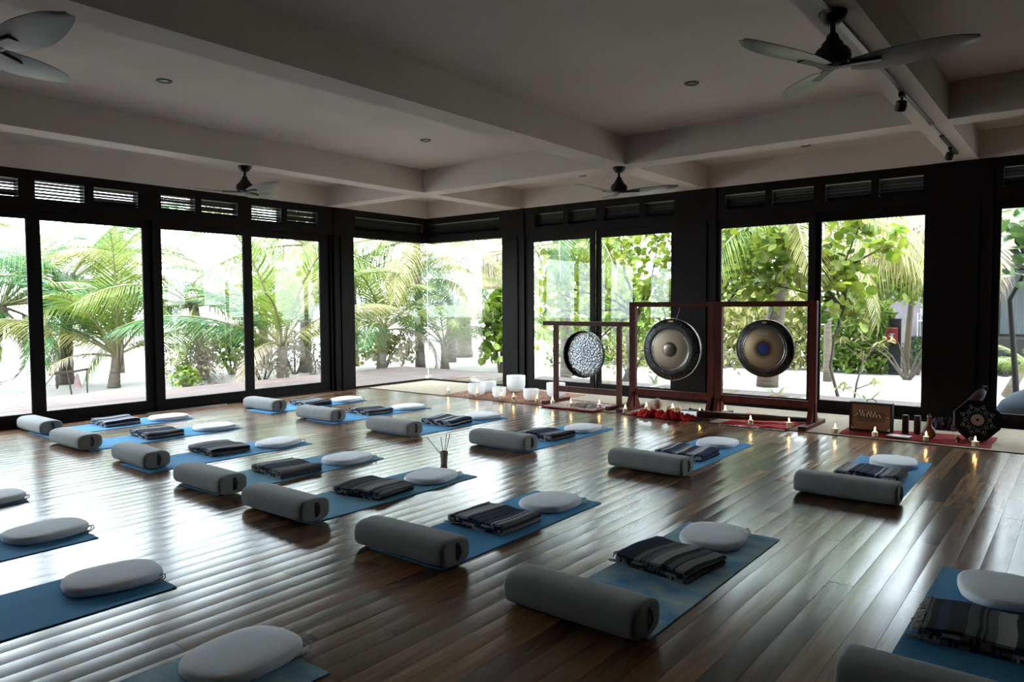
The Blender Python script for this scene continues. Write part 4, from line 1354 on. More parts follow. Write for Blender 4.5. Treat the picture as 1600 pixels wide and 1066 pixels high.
for k in range(8):
    for off, r1, hwid in ((0, 0.178, 0.40), (PI / 8, 0.135, 0.34)):
        a = PI / 4 * k + off + PI / 8
        for sg in (-1, 1):
            pts = []
            for i in range(9):
                q = i / 8
                rr = 0.085 + (r1 - 0.085) * q
                aa = a + sg * hwid * (1 - q) ** 0.8 * (0.35 + 0.75 * math.sin(PI * min(1, q * 0.7 + 0.3)))
                pts.append((rr * math.cos(aa), -0.0135, rr * math.sin(aa)))
            MB().tube(pts, 0.0019, 4).build('mandala_line', M['drum_line'], dr)
    a = PI / 4 * k + PI / 8
    MB().lathe([(0.0006, 0.0145), (0.011, 0.0145), (0.011, 0.012)], 8, (0.140 * math.cos(a), 0, 0.140 * math.sin(a)), axis='y', cap=False).build('mandala_dot', M['drum_line'], dr)
for x, lab in ((-1.10, 'small brown seed shaker at the corner of the drum'), (-0.97, 'small red-brown seed shaker under the drum')):
    o = thing('seed_shaker', lab, 'shaker', (x, 9.24 if x < -1 else 9.27, 0.020))
    MB().lathe([(0.0006, 0), (0.022, 0.004), (0.034, 0.024), (0.030, 0.045), (0.016, 0.060), (0.0006, 0.063)], 16, cap=False).build('shell', M['bottle'], o, True)
    MB().tube([(0, -0.03, 0.03), (0.0, -0.04, 0.0)], 0.007, 6).build('peg', M['key'], o)


# ------------------------------------------------------------------ palms
def make_frond(seed, ln=3.2, droop=1.1, lmax=0.75, mname='frond', hangy=0.25, n=56, vee=0.25, wid=0.036, fwd=0.75):
    rnd = random.Random(seed)
    K_ = 14
    pts, ang = [Vector((0, 0, 0))], 0.0
    for i in range(K_):
        t = (i + 0.5) / K_
        ang = -droop * t ** 1.6
        pts.append(pts[-1] + Vector((math.cos(ang), 0, math.sin(ang))) * (ln / K_))

    def at(s):
        f = min(s * K_, K_ - 1e-4)
        i = int(f)
        p = pts[i].lerp(pts[i + 1], f - i)
        return p, (pts[i + 1] - pts[i]).normalized()
    mb = MB()
    mb.tube(pts, [0.030 * (1 - 0.85 * i / K_) + 0.004 for i in range(K_ + 1)], 5)
    for side in (-1, 1):
        for k in range(n):
            s = 0.16 + 0.83 * k / (n - 1) + rnd.uniform(-0.006, 0.006)
            p, t = at(min(0.999, s))
            up = Vector((-t.z, 0, t.x))
            sd = Vector((0, side, 0))
            q = (s - 0.16) / 0.84
            ll = lmax * (0.45 + 0.55 * math.sin(PI * min(1, 0.18 + 0.75 * q))) * (1 - 0.45 * q ** 3) * rnd.uniform(0.85, 1.1)
            d = (sd * (1 - 0.35 * q) + t * (fwd * (0.7 + 0.6 * q)) + up * vee).normalized()
            dn = Vector((0, 0, -1))
            m_ = p + d * ll * 0.5 + dn * ll * hangy * 0.25
            e = p + d * ll * (1 - 0.25 * hangy) + dn * ll * hangy * rnd.uniform(0.8, 1.3)
            w = t * (wid * rnd.uniform(0.8, 1.15))
            mb.add([p - w * 0.4, p + w * 0.4, m_ + w * 0.5, m_ - w * 0.5, e], [(0, 1, 2, 3), (3, 2, 4)])
    me = mb.mesh('frond', M[mname], False)
    me.materials.append(M['rachis'])
    for q in range(K_ * 5 + 2):
        me.polygons[q].material_index = 1
    return me


FR = {}
for nm, ml in (('green', 'frond'), ('deep', 'frond_blue'), ('pale', 'frond_pale'), ('dry', 'frond_dry')):
    FR[nm] = [make_frond(3, 3.3, 0.7, 0.80, ml), make_frond(5, 3.0, 1.3, 0.75, ml, hangy=0.45), make_frond(8, 3.4, 1.0, 0.85, ml, hangy=0.7, vee=0.05), make_frond(9, 2.7, 1.7 if nm != 'dry' else 2.3, 0.65, ml, hangy=0.8, vee=0.0)]


def palm(loc, hgt, lean, fronds, label, r0=0.16, scale=1.0, mix=('green', 'green', 'deep'), seed=1, nrand=0, erange=(-15, 75), name='coconut_palm', azr=None):
    """trunk with leaf-scar rings plus a crown of single fronds: (azimuth, elevation, scale, kind, variant)"""
    rnd = random.Random(seed)
    t = thing(name, label, 'palm tree', loc, group='palms outside the glass')
    pts, rad = [], []
    n = 14
    for i in range(n + 1):
        q = i / n
        pts.append((lean[0] * q ** 1.4, lean[1] * q ** 1.4, hgt * q))
        rad.append(r0 * (1.25 - 0.45 * q ** 0.5) * (1.06 if i % 2 else 0.97))
    MB().tube(pts, rad, 12).build('trunk', M['bark_palm'], t, True)
    top = Vector(pts[-1])
    fr_ = list(fronds)
    for k in range(nrand):
        a0, a1 = azr if azr else (0, 360)
        az = a0 + (a1 - a0) * (k + rnd.random() * 0.7) / max(1, nrand)
        fr_.append((az, rnd.uniform(*erange), rnd.uniform(0.8, 1.15), rnd.choice(mix), rnd.randrange(4)))
    for az, el, sc, kind, v in fr_:
        o = place('frond', FR[kind][v], t, top + Vector((0, 0, -0.05 * rnd.random())), rot=Euler((R(rnd.uniform(-18, 18)), -R(el), R(az)), 'XYZ'), scale=(sc * scale,) * 3)
    for k in range(5):
        az = 2 * PI * k / 5 + rnd.random()
        MB().tube([tuple(top + Vector((0.06 * math.cos(az), 0.06 * math.sin(az), -0.25))), tuple(top + Vector((0.13 * math.cos(az), 0.13 * math.sin(az), 0.25)))], [0.05, 0.02], 6).build('leaf_sheath', M['frond_dry'], t, True)
    return t


# palm-side garden (seen through the sliding doors)
p = gz(178, 606, GZ)
palm((p.x, p.y, GZ), 0.75, (0.0, 0.1), [(150, 80, 1.2, 'green', 0), (200, 66, 1.15, 'deep', 1), (255, 62, 1.15, 'deep', 2), (-60, 55, 1.05, 'green', 1), (-85, 35, 1.0, 'pale', 2), (80, 55, 1.05, 'green', 1), (60, 30, 0.9, 'green', 2), (110, 20, .9, 'pale', 1), (-70, 12, 0.9, 'dry', 1), (-20, 70, 1.05, 'green', 0), (230, 40, 1.0, 'deep', 1), (180, 30, 1, 'deep', 1), (95, 72, 1.1, 'green', 0), (-100, 60, 1.1, 'deep', 1)],
     'young coconut palm beyond the second sliding door, upright rib fronds', r0=0.12, seed=4)
p = gz(-25, 612, GZ)
palm((p.x, p.y, GZ), 1.9, (0.1, 0.35), [(95, 30, 1.2, 'green', 1), (80, 50, 1.2, 'green', 1), (75, 8, 1.0, 'green', 2), (110, 60, 1.15, 'deep', 1), (60, 20, 1.1, 'deep', 2), (88, -20, 1.0, 'dry', 3), (70, -45, 0.8, 'dry', 3), (30, 30, 1.0, 'green', 1), (130, 10, 1.1, 'green', 2), (200, 30, 1.1, 'deep', 1), (250, 30, 1.1, 'green', 1), (-40, 30, 1.1, 'green', 1), (90, 68, 1.2, 'green', 1)],
     'coconut palm with shaggy trunk beyond the first sliding door', r0=0.20, seed=6)
palm((-19.4, 7.1, GZ), 2.45, (0.0, 0.1), [(-70, 10, 1.1, 'deep', 2), (-95, 35, 1.1, 'deep', 1), (70, 15, 1.1, 'deep', 2), (90, 40, 1.1, 'deep', 1), (-30, -10, 1.1, 'deep', 2), (20, 5, 1.0, 'deep', 2), (-60, -30, 1.0, 'dry', 3)], 'deep green palm standing behind the young upright palm', r0=0.15, seed=20, nrand=7, mix=('deep', 'deep', 'green'), erange=(10, 75))
palm((-21.5, 9.2, GZ), 3.5, (0.0, 0.1), [(-80, 5, 1.2, 'green', 2), (80, 0, 1.2, 'pale', 2), (-40, -15, 1.1, 'dry', 2)], 'windblown palm with dry fronds far behind the second door', r0=0.15, seed=33, nrand=6, mix=('green', 'dry', 'pale'), erange=(-10, 50))
palm((-15.2, 10.3, GZ), 0.9, (0, 0), [(170, 80, 1.3, 'green', 0), (95, 70, 1.3, 'green', 0), (60, 60, 1.2, 'green', 1), (-70, 70, 1.25, 'green', 0), (-95, 50, 1.2, 'deep', 1), (-110, 30, 1.1, 'deep', 2), (30, 40, 0.9, 'pale', 2), (75, 25, 0.9, 'green', 1), (-60, 15, 0.9, 'dry', 3), (100, 5, 0.8, 'dry', 3), (-40, 50, 1.1, 'green', 1), (0, 66, 1.1, 'green', 0), (210, 45, 1.1, 'deep', 1), (120, 60, 1.2, 'green', 1), (-140, 62, 1.2, 'deep', 1)],
     'coconut palm spreading beyond the fourth sliding door', r0=0.14, seed=8)
palm((-17.6, 9.6, GZ), 1.9, (0.0, -0.2), [(-80, 40, 1.1, 'pale', 2), (-100, 15, 1.2, 'green', 2), (-60, 22, 1.1, 'green', 2), (60, 30, 1.1, 'pale', 1), (100, 20, 1.0, 'green', 2), (-30, -15, 1.0, 'dry', 3)], 'pale windblown palm between the second and fourth doors', r0=0.12, seed=10, nrand=5, mix=('pale', 'green'), erange=(-20, 35))
palm((-17.2, 12.4, GZ), 3.6, (0.0, 0.1), [(-70, 10, 1.2, 'green', 1), (-100, -5, 1.2, 'green', 2), (80, 0, 1.2, 'green', 1), (-30, -5, 1.2, 'pale', 2), (30, -10, 1.1, 'green', 2), (-60, -35, 1.1, 'dry', 3)], 'tall palm behind the column between the doors and the corner glass', r0=0.15, seed=21, nrand=7, mix=('green', 'deep', 'pale'), erange=(0, 70))
palm((-21.0, 13.5, GZ), 2.4, (0.0, 0.1), [], 'distant palm far behind the fourth sliding door', r0=0.15, seed=34, nrand=13, mix=('green', 'pale'), erange=(-20, 70))
palm((-18.5, 3.4, GZ), 2.6, (0.0, 0.2), [], 'distant palm beyond the first sliding door', r0=0.16, seed=22, nrand=13, mix=('green', 'deep'), erange=(-15, 60))
palm((-15.3, 13.5, GZ), 1.2, (0.1, 0.0), [(60, 45, 1.0, 'green', 1), (-60, 60, 1.1, 'green', 1), (100, 60, 1.1, 'pale', 0), (20, 30, .9, 'green', 2), (-100, 40, 1.0, 'deep', 2), (60, 8, 0.9, 'dry', 3), (-50, 15, 0.9, 'deep', 2), (150, 50, 1.1, 'green', 0), (-20, 50, 1.0, 'green', 1), (-80, 20, 0.9, 'green', 2)], 'coconut palm with pale trunk beyond the frameless corner glass', r0=0.13, seed=12)
palm((-15.6, 15.3, GZ), 3.85, (0.1, -0.2), [(-55, -5, 1.25, 'pale', 2), (-75, -30, 1.15, 'pale', 2), (-110, 0, 1.25, 'green', 2), (-10, -12, 1.2, 'pale', 2), (-95, -45, 1.0, 'green', 3), (40, 0, 1.1, 'pale', 1), (-135, -15, 1.2, 'green', 2), (-30, 15, 1.2, 'pale', 1)], 'tall coconut palm drooping long fronds over the corner glass', r0=0.13, seed=14, nrand=4, mix=('pale', 'green'), erange=(-5, 60))
palm((-17.8, 14.6, GZ), 2.9, (0.1, -0.1), [(-120, 10, 1.2, 'green', 2), (-90, -15, 1.2, 'green', 2), (-60, 10, 1.2, 'green', 1), (-150, -5, 1.2, 'pale', 2), (-30, -20, 1.0, 'deep', 2)], 'green palm behind the pale-trunked corner palm', r0=0.14, seed=35, nrand=6, mix=('green', 'pale'), erange=(-10, 60))
palm((-14.6, 15.3, GZ), 0.7, (-0.1, 0.1), [(-100, 60, 0.95, 'deep', 1), (-40, 35, 0.9, 'green', 2), (-150, 40, 0.9, 'deep', 2), (0, 50, 0.9, 'green', 1), (-80, 20, .8, 'dry', 1), (170, 40, 1.0, 'green', 1), (30, 30, 0.9, 'green', 2), (-70, 75, 0.9, 'deep', 0)], 'low bushy palm beyond the seam of the corner glass', r0=0.12, seed=16)
palm((-13.6, 16.8, GZ), 0.9, (0, 0), [(-120, 50, 0.9, 'green', 1), (-60, 40, 0.9, 'green', 2), (0, 35, 0.9, 'green', 2), (-90, 65, 0.9, 'deep', 1), (180, 45, .9, 'deep', 2)], 'low green palm beyond the corner glass by the white bowls', r0=0.12, seed=36, nrand=4, erange=(15, 70))
palm((-17.5, 19.3, GZ), 2.7, (0, 0), [(-120, 0, 1.0, 'deep', 2), (-60, -20, 1.0, 'dry', 3), (-20, -5, 1.0, 'deep', 2), (-90, 25, 1.0, 'deep', 1), (160, -5, 1.0, 'deep', 2), (40, 10, 1, 'green', 1)], 'grey-trunked palm standing far beyond the corner glass', r0=0.30, seed=18, nrand=3)
palm((-16.3, 17.4, GZ), 3.5, (0.0, -0.1), [(-110, 0, 1.2, 'pale', 2), (-70, -15, 1.2, 'deep', 2), (-30, 0, 1.2, 'pale', 1), (-140, -20, 1.1, 'green', 2), (-90, 25, 1.2, 'green', 1), (-50, -35, 1.0, 'dry', 3)], 'pale palm far beyond the corner glass, behind its low palms', r0=0.14, seed=37, nrand=5, mix=('pale', 'green'), erange=(-15, 55))
palm((-14.7, 19.4, GZ), 3.7, (0.0, -0.1), [(-110, -8, 1.2, 'dry', 2), (-70, -15, 1.1, 'pale', 2), (-150, 0, 1.2, 'pale', 2), (-30, -5, 1.2, 'green', 2), (-90, 15, 1.2, 'dry', 1)], 'dry-fronded palm far beyond the corner glass by the white bowls', r0=0.15, seed=38, nrand=4, mix=('pale', 'dry'), erange=(-15, 55))
# gong-side palms
palm((-5.62, 16.3, GZ), 3.9, (0.75, -0.5), [(-75, -8, 1.0, 'pale', 2), (-30, -25, 1.0, 'pale', 2), (-115, -12, 1.0, 'green', 2), (0, -5, 1.1, 'pale', 1), (-50, 15, 1.1, 'green', 1), (30, -15, 1.05, 'pale', 2), (-100, -50, 0.8, 'dry', 3)], 'leaning palm with ringed trunk behind the blue-centred gong', r0=0.20, seed=24, nrand=4, erange=(0, 60))
palm((-4.85, 18.2, GZ), 4.6, (0.0, -0.2), [(-60, -15, 1.1, 'pale', 2), (-20, -20, 1.1, 'pale', 2), (20, -20, 1.1, 'pale', 3), (-100, -10, 1.1, 'green', 2)], 'slender pale-trunked palm beyond the stand post of the blue-centred gong', r0=0.085, seed=26, nrand=5, mix=('pale', 'green'), erange=(-20, 60))
palm((-2.2, 19.4, GZ), 4.0, (0.1, 0.0), [(-150, -20, 1.1, 'pale', 2), (-120, -28, 1.1, 'pale', 3), (-95, -22, 1.1, 'pale', 2), (-175, -15, 1.1, 'dry', 2), (-60, -25, 1.0, 'dry', 3), (150, -15, 1.0, 'pale', 2)], 'yellowing palm whose hanging fronds frame the bungalow', r0=0.16, seed=28, nrand=3, mix=('pale', 'dry'), erange=(-30, 20))
palm((-9.9, 14.6, GZ), 4.0, (0.1, -0.2), [(-60, -10, 0.95, 'deep', 2), (-20, -18, 0.9, 'green', 2), (-100, -20, 0.9, 'pale', 3), (20, 0, 1.0, 'green', 1)], 'palm with drooping fronds behind the silver gong door', r0=0.12, seed=30, nrand=4, erange=(0, 60))
palm((-0.62, 15.2, GZ), 0.6, (0.0, 0.0), [(-120, 40, 0.8, 'green', 1), (-60, 50, 0.8, 'green', 1), (-160, 35, 0.8, 'green', 2), (180, 55, 0.8, 'green', 1), (100, 50, .8, 'green', 1)], 'small green palm beyond the door near the blue beanbag', r0=0.07, seed=32, scale=0.5)


# ------------------------------------------------------------------ sea grape trees
def leaf_disc(seed, n=9, r=0.5):
    rnd = random.Random(seed)
    vs = [(0, 0, -0.04)]
    for k in range(n):
        q = 2 * PI * k / n
        rr = r * (1.0 + rnd.uniform(-0.07, 0.07)) * (0.92 if k == 0 else 1)
        vs.append((rr * math.cos(q), rr * 0.95 * math.sin(q), 0.10 * abs(math.sin(q)) + rnd.uniform(-0.02, 0.02)))
    fs = [(0, 1 + k, 1 + (k + 1) % n) for k in range(n)]
    return vs, fs


def leaf_long(seed, asp=0.38, r=0.5):
    rnd = random.Random(seed)
    vs = [(-r, 0, 0), (-r * 0.3, -r * asp, 0.06), (r * 0.35, -r * asp * 0.85, 0.04), (r, 0, -0.10), (r * 0.35, r * asp * 0.85, 0.04), (-r * 0.3, r * asp, 0.06), (0, 0, -0.02)]
    return vs, [(6, 0, 1), (6, 1, 2), (6, 2, 3), (6, 3, 4), (6, 4, 5), (6, 5, 0)]


def mesh_of(vf, m):
    return MB().add(*vf).mesh('leaf', m, False)


LEAVES = {k: [mesh_of(leaf_disc(s), M[m]) for s in range(3)] for k, m in (('light', 'grape_leaf'), ('dark', 'grape_leaf_dark'))}
DISC = [leaf_disc(s) for s in range(4)]
LONG = [leaf_long(s) for s in range(3)]


def rand_rot(rnd, tilt=1.0):
    return Euler((rnd.gauss(0, 0.7 * tilt), rnd.gauss(0, 0.7 * tilt), rnd.uniform(0, 2 * PI)), 'XYZ')


def tree(name, label, base, clusters, ntotal, nparts, size, kind='light', seed=1, trunk=None, r0=0.10, bark='bark', cat='tree', group='sea grape trees beyond the gongs', shapes=None, branch_r=0.028):
    """trunk, a limb to every leaf cluster, twigs, single leaves (nearest the room) and the rest as foliage"""
    rnd = random.Random(seed)
    t = thing(name, label, cat, base, group=group)
    B = Vector(base)
    trunk = trunk or [(0, 0, 0), (0.1, 0.05, 0.6), (0.05, 0.1, 1.2)]
    MB().tube(trunk, [r0 * (1 - 0.45 * i / (len(trunk) - 1)) for i in range(len(trunk))], 9).build('trunk', M[bark], t, True)
    fork = Vector(trunk[-1])
    spots = []
    wsum = sum(c[4] for c in clusters)
    for (cx, cy, cz, rr, w) in clusters:
        c = Vector((cx, cy, cz)) - B
        mid = fork.lerp(c, 0.5) + Vector((rnd.uniform(-.25, .25), rnd.uniform(-.25, .25), rnd.uniform(-0.05, 0.3)))
        MB().tube([fork, fork.lerp(mid, 0.5) + Vector((0, 0, 0.08)), mid, mid.lerp(c, 0.6), c], [branch_r * 1.5, branch_r * 1.2, branch_r, branch_r * 0.7, branch_r * 0.4], 6).build('branch', M[bark], t, True)
        for k in range(int(ntotal * w / wsum)):
            d = Vector((rnd.gauss(0, 1), rnd.gauss(0, 1), rnd.gauss(0, 0.8)))
            d = d.normalized() * rr * rnd.random() ** 0.45
            spots.append((c + d, size * rnd.uniform(0.55, 1.25), rand_rot(rnd)))
        tw = MB()
        for k in range(5):
            d = Vector((rnd.gauss(0, 1), rnd.gauss(0, 1), rnd.gauss(0, 0.8))).normalized() * rr * 0.85
            tw.tube([c, c + d * 0.5 + Vector((0, 0, 0.08 * rnd.random())), c + d], [branch_r * 0.4, branch_r * 0.28, branch_r * 0.12], 5)
        tw.build('twig', M[bark], t)
    eye = Vector((0, 0, CH)) - B
    spots.sort(key=lambda s: (s[0] - eye).length - s[1] * 6)
    for p, s, r in spots[:nparts]:
        place('leaf', rnd.choice(LEAVES[kind]), t, p, rot=r, scale=(s, s, s))
    mb = MB()
    for p, s, r in spots[nparts:]:
        vs, fs = rnd.choice(shapes or DISC)
        m3 = r.to_matrix()
        mb.add([p + m3 @ (Vector(v) * s) for v in vs], fs)
    if mb.v:
        mb.build('foliage', M['grape_leaf' if kind == 'light' else 'grape_leaf_dark'], t, False, kind='stuff')
    return t


tree('sea_grape_tree', 'light green sea grape tree beyond the hammered silver gong', (-8.3, 14.6, GZ),
     [(-9.2, 14.0, 2.7, 0.9, 1.2), (-8.2, 14.2, 3.0, 0.9, 1.2), (-7.3, 14.3, 2.9, 0.9, 1.3), (-9.4, 13.9, 1.4, 0.7, 0.8), (-8.6, 14.3, 1.9, 0.8, 0.7), (-7.6, 14.6, 1.9, 0.7, 0.8), (-8.9, 14.4, 0.7, 0.5, 0.4), (-9.9, 14.2, 2.0, 0.7, 0.7)],
     1000, 240, 0.155, seed=41, trunk=[(0, 0, 0), (0.25, -0.1, 0.5), (0.1, 0.0, 1.1), (0.3, 0.1, 1.6)], r0=0.09)
tree('sea_grape_tree', 'sea grape tree with yellowing leaves between the two bronze gongs', (-6.5, 14.9, GZ),
     [(-6.5, 14.3, 2.8, 0.9, 1.3), (-5.7, 14.5, 3.0, 0.9, 1.3), (-7.0, 14.6, 1.9, 0.7, 0.9), (-6.1, 14.8, 1.9, 0.7, 0.8), (-5.4, 14.6, 2.2, 0.7, 0.9), (-6.7, 14.6, 0.9, 0.5, 0.4), (-5.0, 14.8, 2.8, 0.8, 1.0)],
     900, 240, 0.165, seed=43, trunk=[(0, 0, 0), (-0.15, 0.0, 0.35), (0.2, -0.1, 0.8), (0.1, 0.0, 1.4)], r0=0.11)
tree('sea_grape_tree', 'large-leaved sea grape tree beyond the keyed wooden box', (-3.9, 15.4, GZ),
     [(-4.6, 14.2, 2.75, 0.65, 1.1), (-4.2, 14.2, 2.3, 0.55, 0.9), (-3.7, 14.0, 2.35, 0.55, 0.7), (-3.2, 13.8, 2.85, 0.5, 0.55), (-3.4, 14.1, 1.9, 0.55, 0.7), (-2.7, 13.8, 2.55, 0.35, 0.30), (-4.9, 14.6, 1.9, 0.6, 0.8), (-4.1, 14.8, 1.55, 0.5, 0.5), (-3.4, 14.6, 1.35, 0.4, 0.3)],
     620, 260, 0.20, seed=45, trunk=[(0, 0, 0), (-0.1, -0.2, 0.6), (0.05, -0.5, 1.2), (0.3, -0.9, 1.75)], r0=0.034, branch_r=0.018)
tree('sea_grape_tree', 'sea grape with leaves coloured dark for shade beyond the door near the beanbag', (-0.85, 14.0, GZ),
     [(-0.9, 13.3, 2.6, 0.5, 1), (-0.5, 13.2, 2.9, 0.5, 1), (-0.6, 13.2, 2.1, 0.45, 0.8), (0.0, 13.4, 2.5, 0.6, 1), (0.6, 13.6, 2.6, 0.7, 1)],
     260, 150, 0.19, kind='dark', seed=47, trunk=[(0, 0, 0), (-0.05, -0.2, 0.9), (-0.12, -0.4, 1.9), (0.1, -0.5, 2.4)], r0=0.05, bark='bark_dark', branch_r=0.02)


# ------------------------------------------------------------------ shrubs, scrub and hedge
def shrub(name, label, base, rx, ry, rz, n, size, m, shapes, seed, cat='shrub', group=None, stems=6, low=0.15):
    rnd = random.Random(seed)
    t = thing(name, label, cat, base, group=group)
    mb = MB()
    for k in range(n):
        a, q = rnd.uniform(0, 2 * PI), rnd.random() ** 0.4
        ph = rnd.uniform(-0.25, 1.0) * PI / 2
        if 'hedge' in name:
            vz = rnd.random()
            p = Vector((rx * q * math.cos(a), ry * q * math.sin(a), 0.04 + rz * vz * (1 - 0.25 * q ** 3)))
        else:
            p = Vector((rx * q * math.cos(a) * math.cos(ph), ry * q * math.sin(a) * math.cos(ph), low + rz * max(0.0, 0.25 + 0.75 * q * math.sin(ph)) + 0.1 * rnd.random()))
        vs, fs = rnd.choice(shapes)
        s = size * rnd.uniform(0.6, 1.3)
        m3 = rand_rot(rnd, 1.2).to_matrix()
        mb.add([p + m3 @ (Vector(v) * s) for v in vs], fs)
    mb.build('foliage', m, t, False, kind='stuff')
    for k in range(stems):
        a = 2 * PI * k / stems + rnd.random()
        MB().tube([(0.05 * math.cos(a), 0.05 * math.sin(a), 0), (rx * 0.3 * math.cos(a), ry * 0.3 * math.sin(a), rz * 0.5), (rx * 0.65 * math.cos(a), ry * 0.65 * math.sin(a), rz * 0.85)], [0.03, 0.02, 0.008], 6).build('stem', M['bark'], t)
    return t


SHR = [('scrub_bush', 'dry grey scrub bush beyond the third sliding door', (-16.3, 8.5), 0.9, 0.8, 0.85, 900, 0.10, 'dry_leaf', LONG),
       ('scrub_bush', 'dry yellowish scrub bush at the foot of the fourth-door palm', (-15.6, 10.0), 0.8, 0.8, 0.6, 800, 0.10, 'dry_leaf', LONG),
       ('green_bush', 'round green bush behind the dry scrub', (-18.3, 10.8), 1.1, 1.1, 1.2, 900, 0.12, 'bush_leaf', DISC),
       ('green_bush', 'low green bush at the deck edge beyond the third door', (-15.2, 7.9), 0.35, 0.35, 0.35, 220, 0.09, 'bush_leaf', DISC),
       ('scrub_bush', 'pale dry bush between palm and column', (-17.0, 11.9), 1.0, 0.9, 1.0, 800, 0.11, 'dry_leaf', LONG),
       ('green_bush', 'yellow-green bush behind the pale palm trunk at the corner', (-16.2, 14.4), 1.0, 1.0, 0.9, 800, 0.12, 'pale_leaf', DISC),
       ('green_bush', 'leafy green bush against the corner column by the bowls', (-12.5, 15.3), 0.6, 0.6, 2.1, 330, 0.20, 'bush_leaf', DISC),
       ('scrub_bush', 'low pale scrub behind the silver gong', (-8.9, 16.0), 0.9, 0.6, 0.95, 420, 0.13, 'pale_leaf', LONG),
       ('scrub_bush', 'low yellowish scrub between silver and raised-boss gongs', (-7.2, 16.4), 0.9, 0.6, 0.9, 420, 0.13, 'dry_leaf', LONG),
       ('scrub_bush', 'low green scrub beyond the window column by the bowls', (-10.6, 15.9), 0.8, 0.6, 1.1, 420, 0.14, 'bush_leaf', LONG),
       ('garden_hedge', 'dense green hedge beside the bungalow wall', (-4.95, 21.0), 1.0, 0.7, 2.1, 1900, 0.26, 'bush_leaf', LONG),
       ('garden_hedge', 'dense bright hedge running behind the leaning palm', (-7.6, 21.0), 1.7, 0.8, 2.3, 2600, 0.26, 'pale_leaf', LONG),
       ('garden_hedge', 'tall green hedge behind the silver gong tree', (-11.2, 20.0), 2.0, 1.0, 2.6, 2200, 0.27, 'bush_leaf', LONG),
       ('leafy_tree_top', 'round leafy shrub hanging over the red sign', (-3.4, 19.6), 1.5, 0.9, 1.1, 1100, 0.15, 'bush_leaf', DISC),
       ('clipped_shrub', 'small dark shrub under the bungalow terrace', (-3.45, 21.1), 0.55, 0.4, 0.75, 420, 0.08, 'grape_leaf_dark', LONG),
       ('background_tree', 'tall leafy tree far behind the leaning palm', (-9.5, 24.5), 2.6, 1.5, 5.2, 2600, 0.24, 'bush_leaf', DISC),
       ('background_tree', 'tall leafy tree far behind the silver gong', (-14.5, 23.0), 2.6, 1.5, 5.2, 2600, 0.24, 'grape_leaf', DISC),
       ('background_tree', 'tall leafy tree far behind the bungalow roof', (-5.2, 29.0), 2.8, 1.5, 6.4, 2600, 0.25, 'bush_leaf', DISC),
       ('garden_hedge', 'dark hedge added beyond the beanbag door to dim the floor reflection', (0.6, 19.5), 1.6, 0.8, 2.6, 1500, 0.28, 'grape_leaf_dark', LONG),  # added to dim the bright sand mirrored in the floor
       ('green_bush', 'dark leafy bush added at the deck edge to hide bright sand', (0.75, 14.6), 0.7, 0.6, 1.7, 420, 0.19, 'grape_leaf_dark', DISC),  # unseen, added to block bright sand from the floor reflection
       ('green_bush', 'bright green bush by the leaning trunk near the beanbag', (0.1, 16.0), 0.7, 0.6, 1.2, 500, 0.12, 'bush_leaf', LONG)]
for i, (nm, lab, (x, y), rx, ry, rz, n, sz, m, sh) in enumerate(SHR):
    zb = GZ + (1.95 if nm == 'leafy_tree_top' else 0)
    s = shrub(nm, lab, (x, y, zb if nm != 'leafy_tree_top' else GZ), rx, ry, rz, n, sz, M[m], sh, 60 + i, group='garden shrubs', low=0.15 if nm != 'leafy_tree_top' else 1.75)


def lily(base, n, ln, label, seed, m='lily_leaf'):
    rnd = random.Random(seed)
    t = thing('spider_lily', label, 'plant', base, group='strap-leaved plants at the deck edge')
    for k in range(n):
        a = 2 * PI * k / n + rnd.uniform(-0.3, 0.3)
        e = rnd.uniform(0.5, 1.25)
        l = ln * rnd.uniform(0.7, 1.15)
        vs, fs = [], []
        p, an = Vector((0, 0, 0)), e
        for i in range(7):
            w = 0.028 * (1 - (i / 6) ** 2) + 0.002
            vs += [(p.x * math.cos(a) - w * math.sin(a), p.x * math.sin(a) + w * math.cos(a), p.z), (p.x * math.cos(a) + w * math.sin(a), p.x * math.sin(a) - w * math.cos(a), p.z)]
            p = p + Vector((math.cos(an), 0, math.sin(an))) * l / 6
            an -= 0.28
        fs = [(2 * i, 2 * i + 1, 2 * i + 3, 2 * i + 2) for i in range(6)]
        MB().add(vs, fs).build('leaf', M[m], t)


lily((-3.0, 13.75, GZ), 9, 0.75, 'strap-leaved lily at the deck edge behind the keyed box', 71)
lily((-4.55, 13.75, GZ), 9, 0.75, 'strap-leaved lily below the blue-centred gong', 72)
lily((-3.65, 13.6, GZ), 8, 0.7, 'strap-leaved lily beside the stand post of the blue-centred gong', 73)
lily((-7.2, 14.0, GZ), 9, 0.75, 'strap-leaved lily beyond the door beside the silver gong', 74)
lily((-9.0, 13.8, GZ), 9, 0.75, 'strap-leaved lily beyond the door behind the silver gong', 75)
lily((-5.9, 13.9, GZ), 8, 0.65, 'strap-leaved lily below the gong with the raised boss', 76)

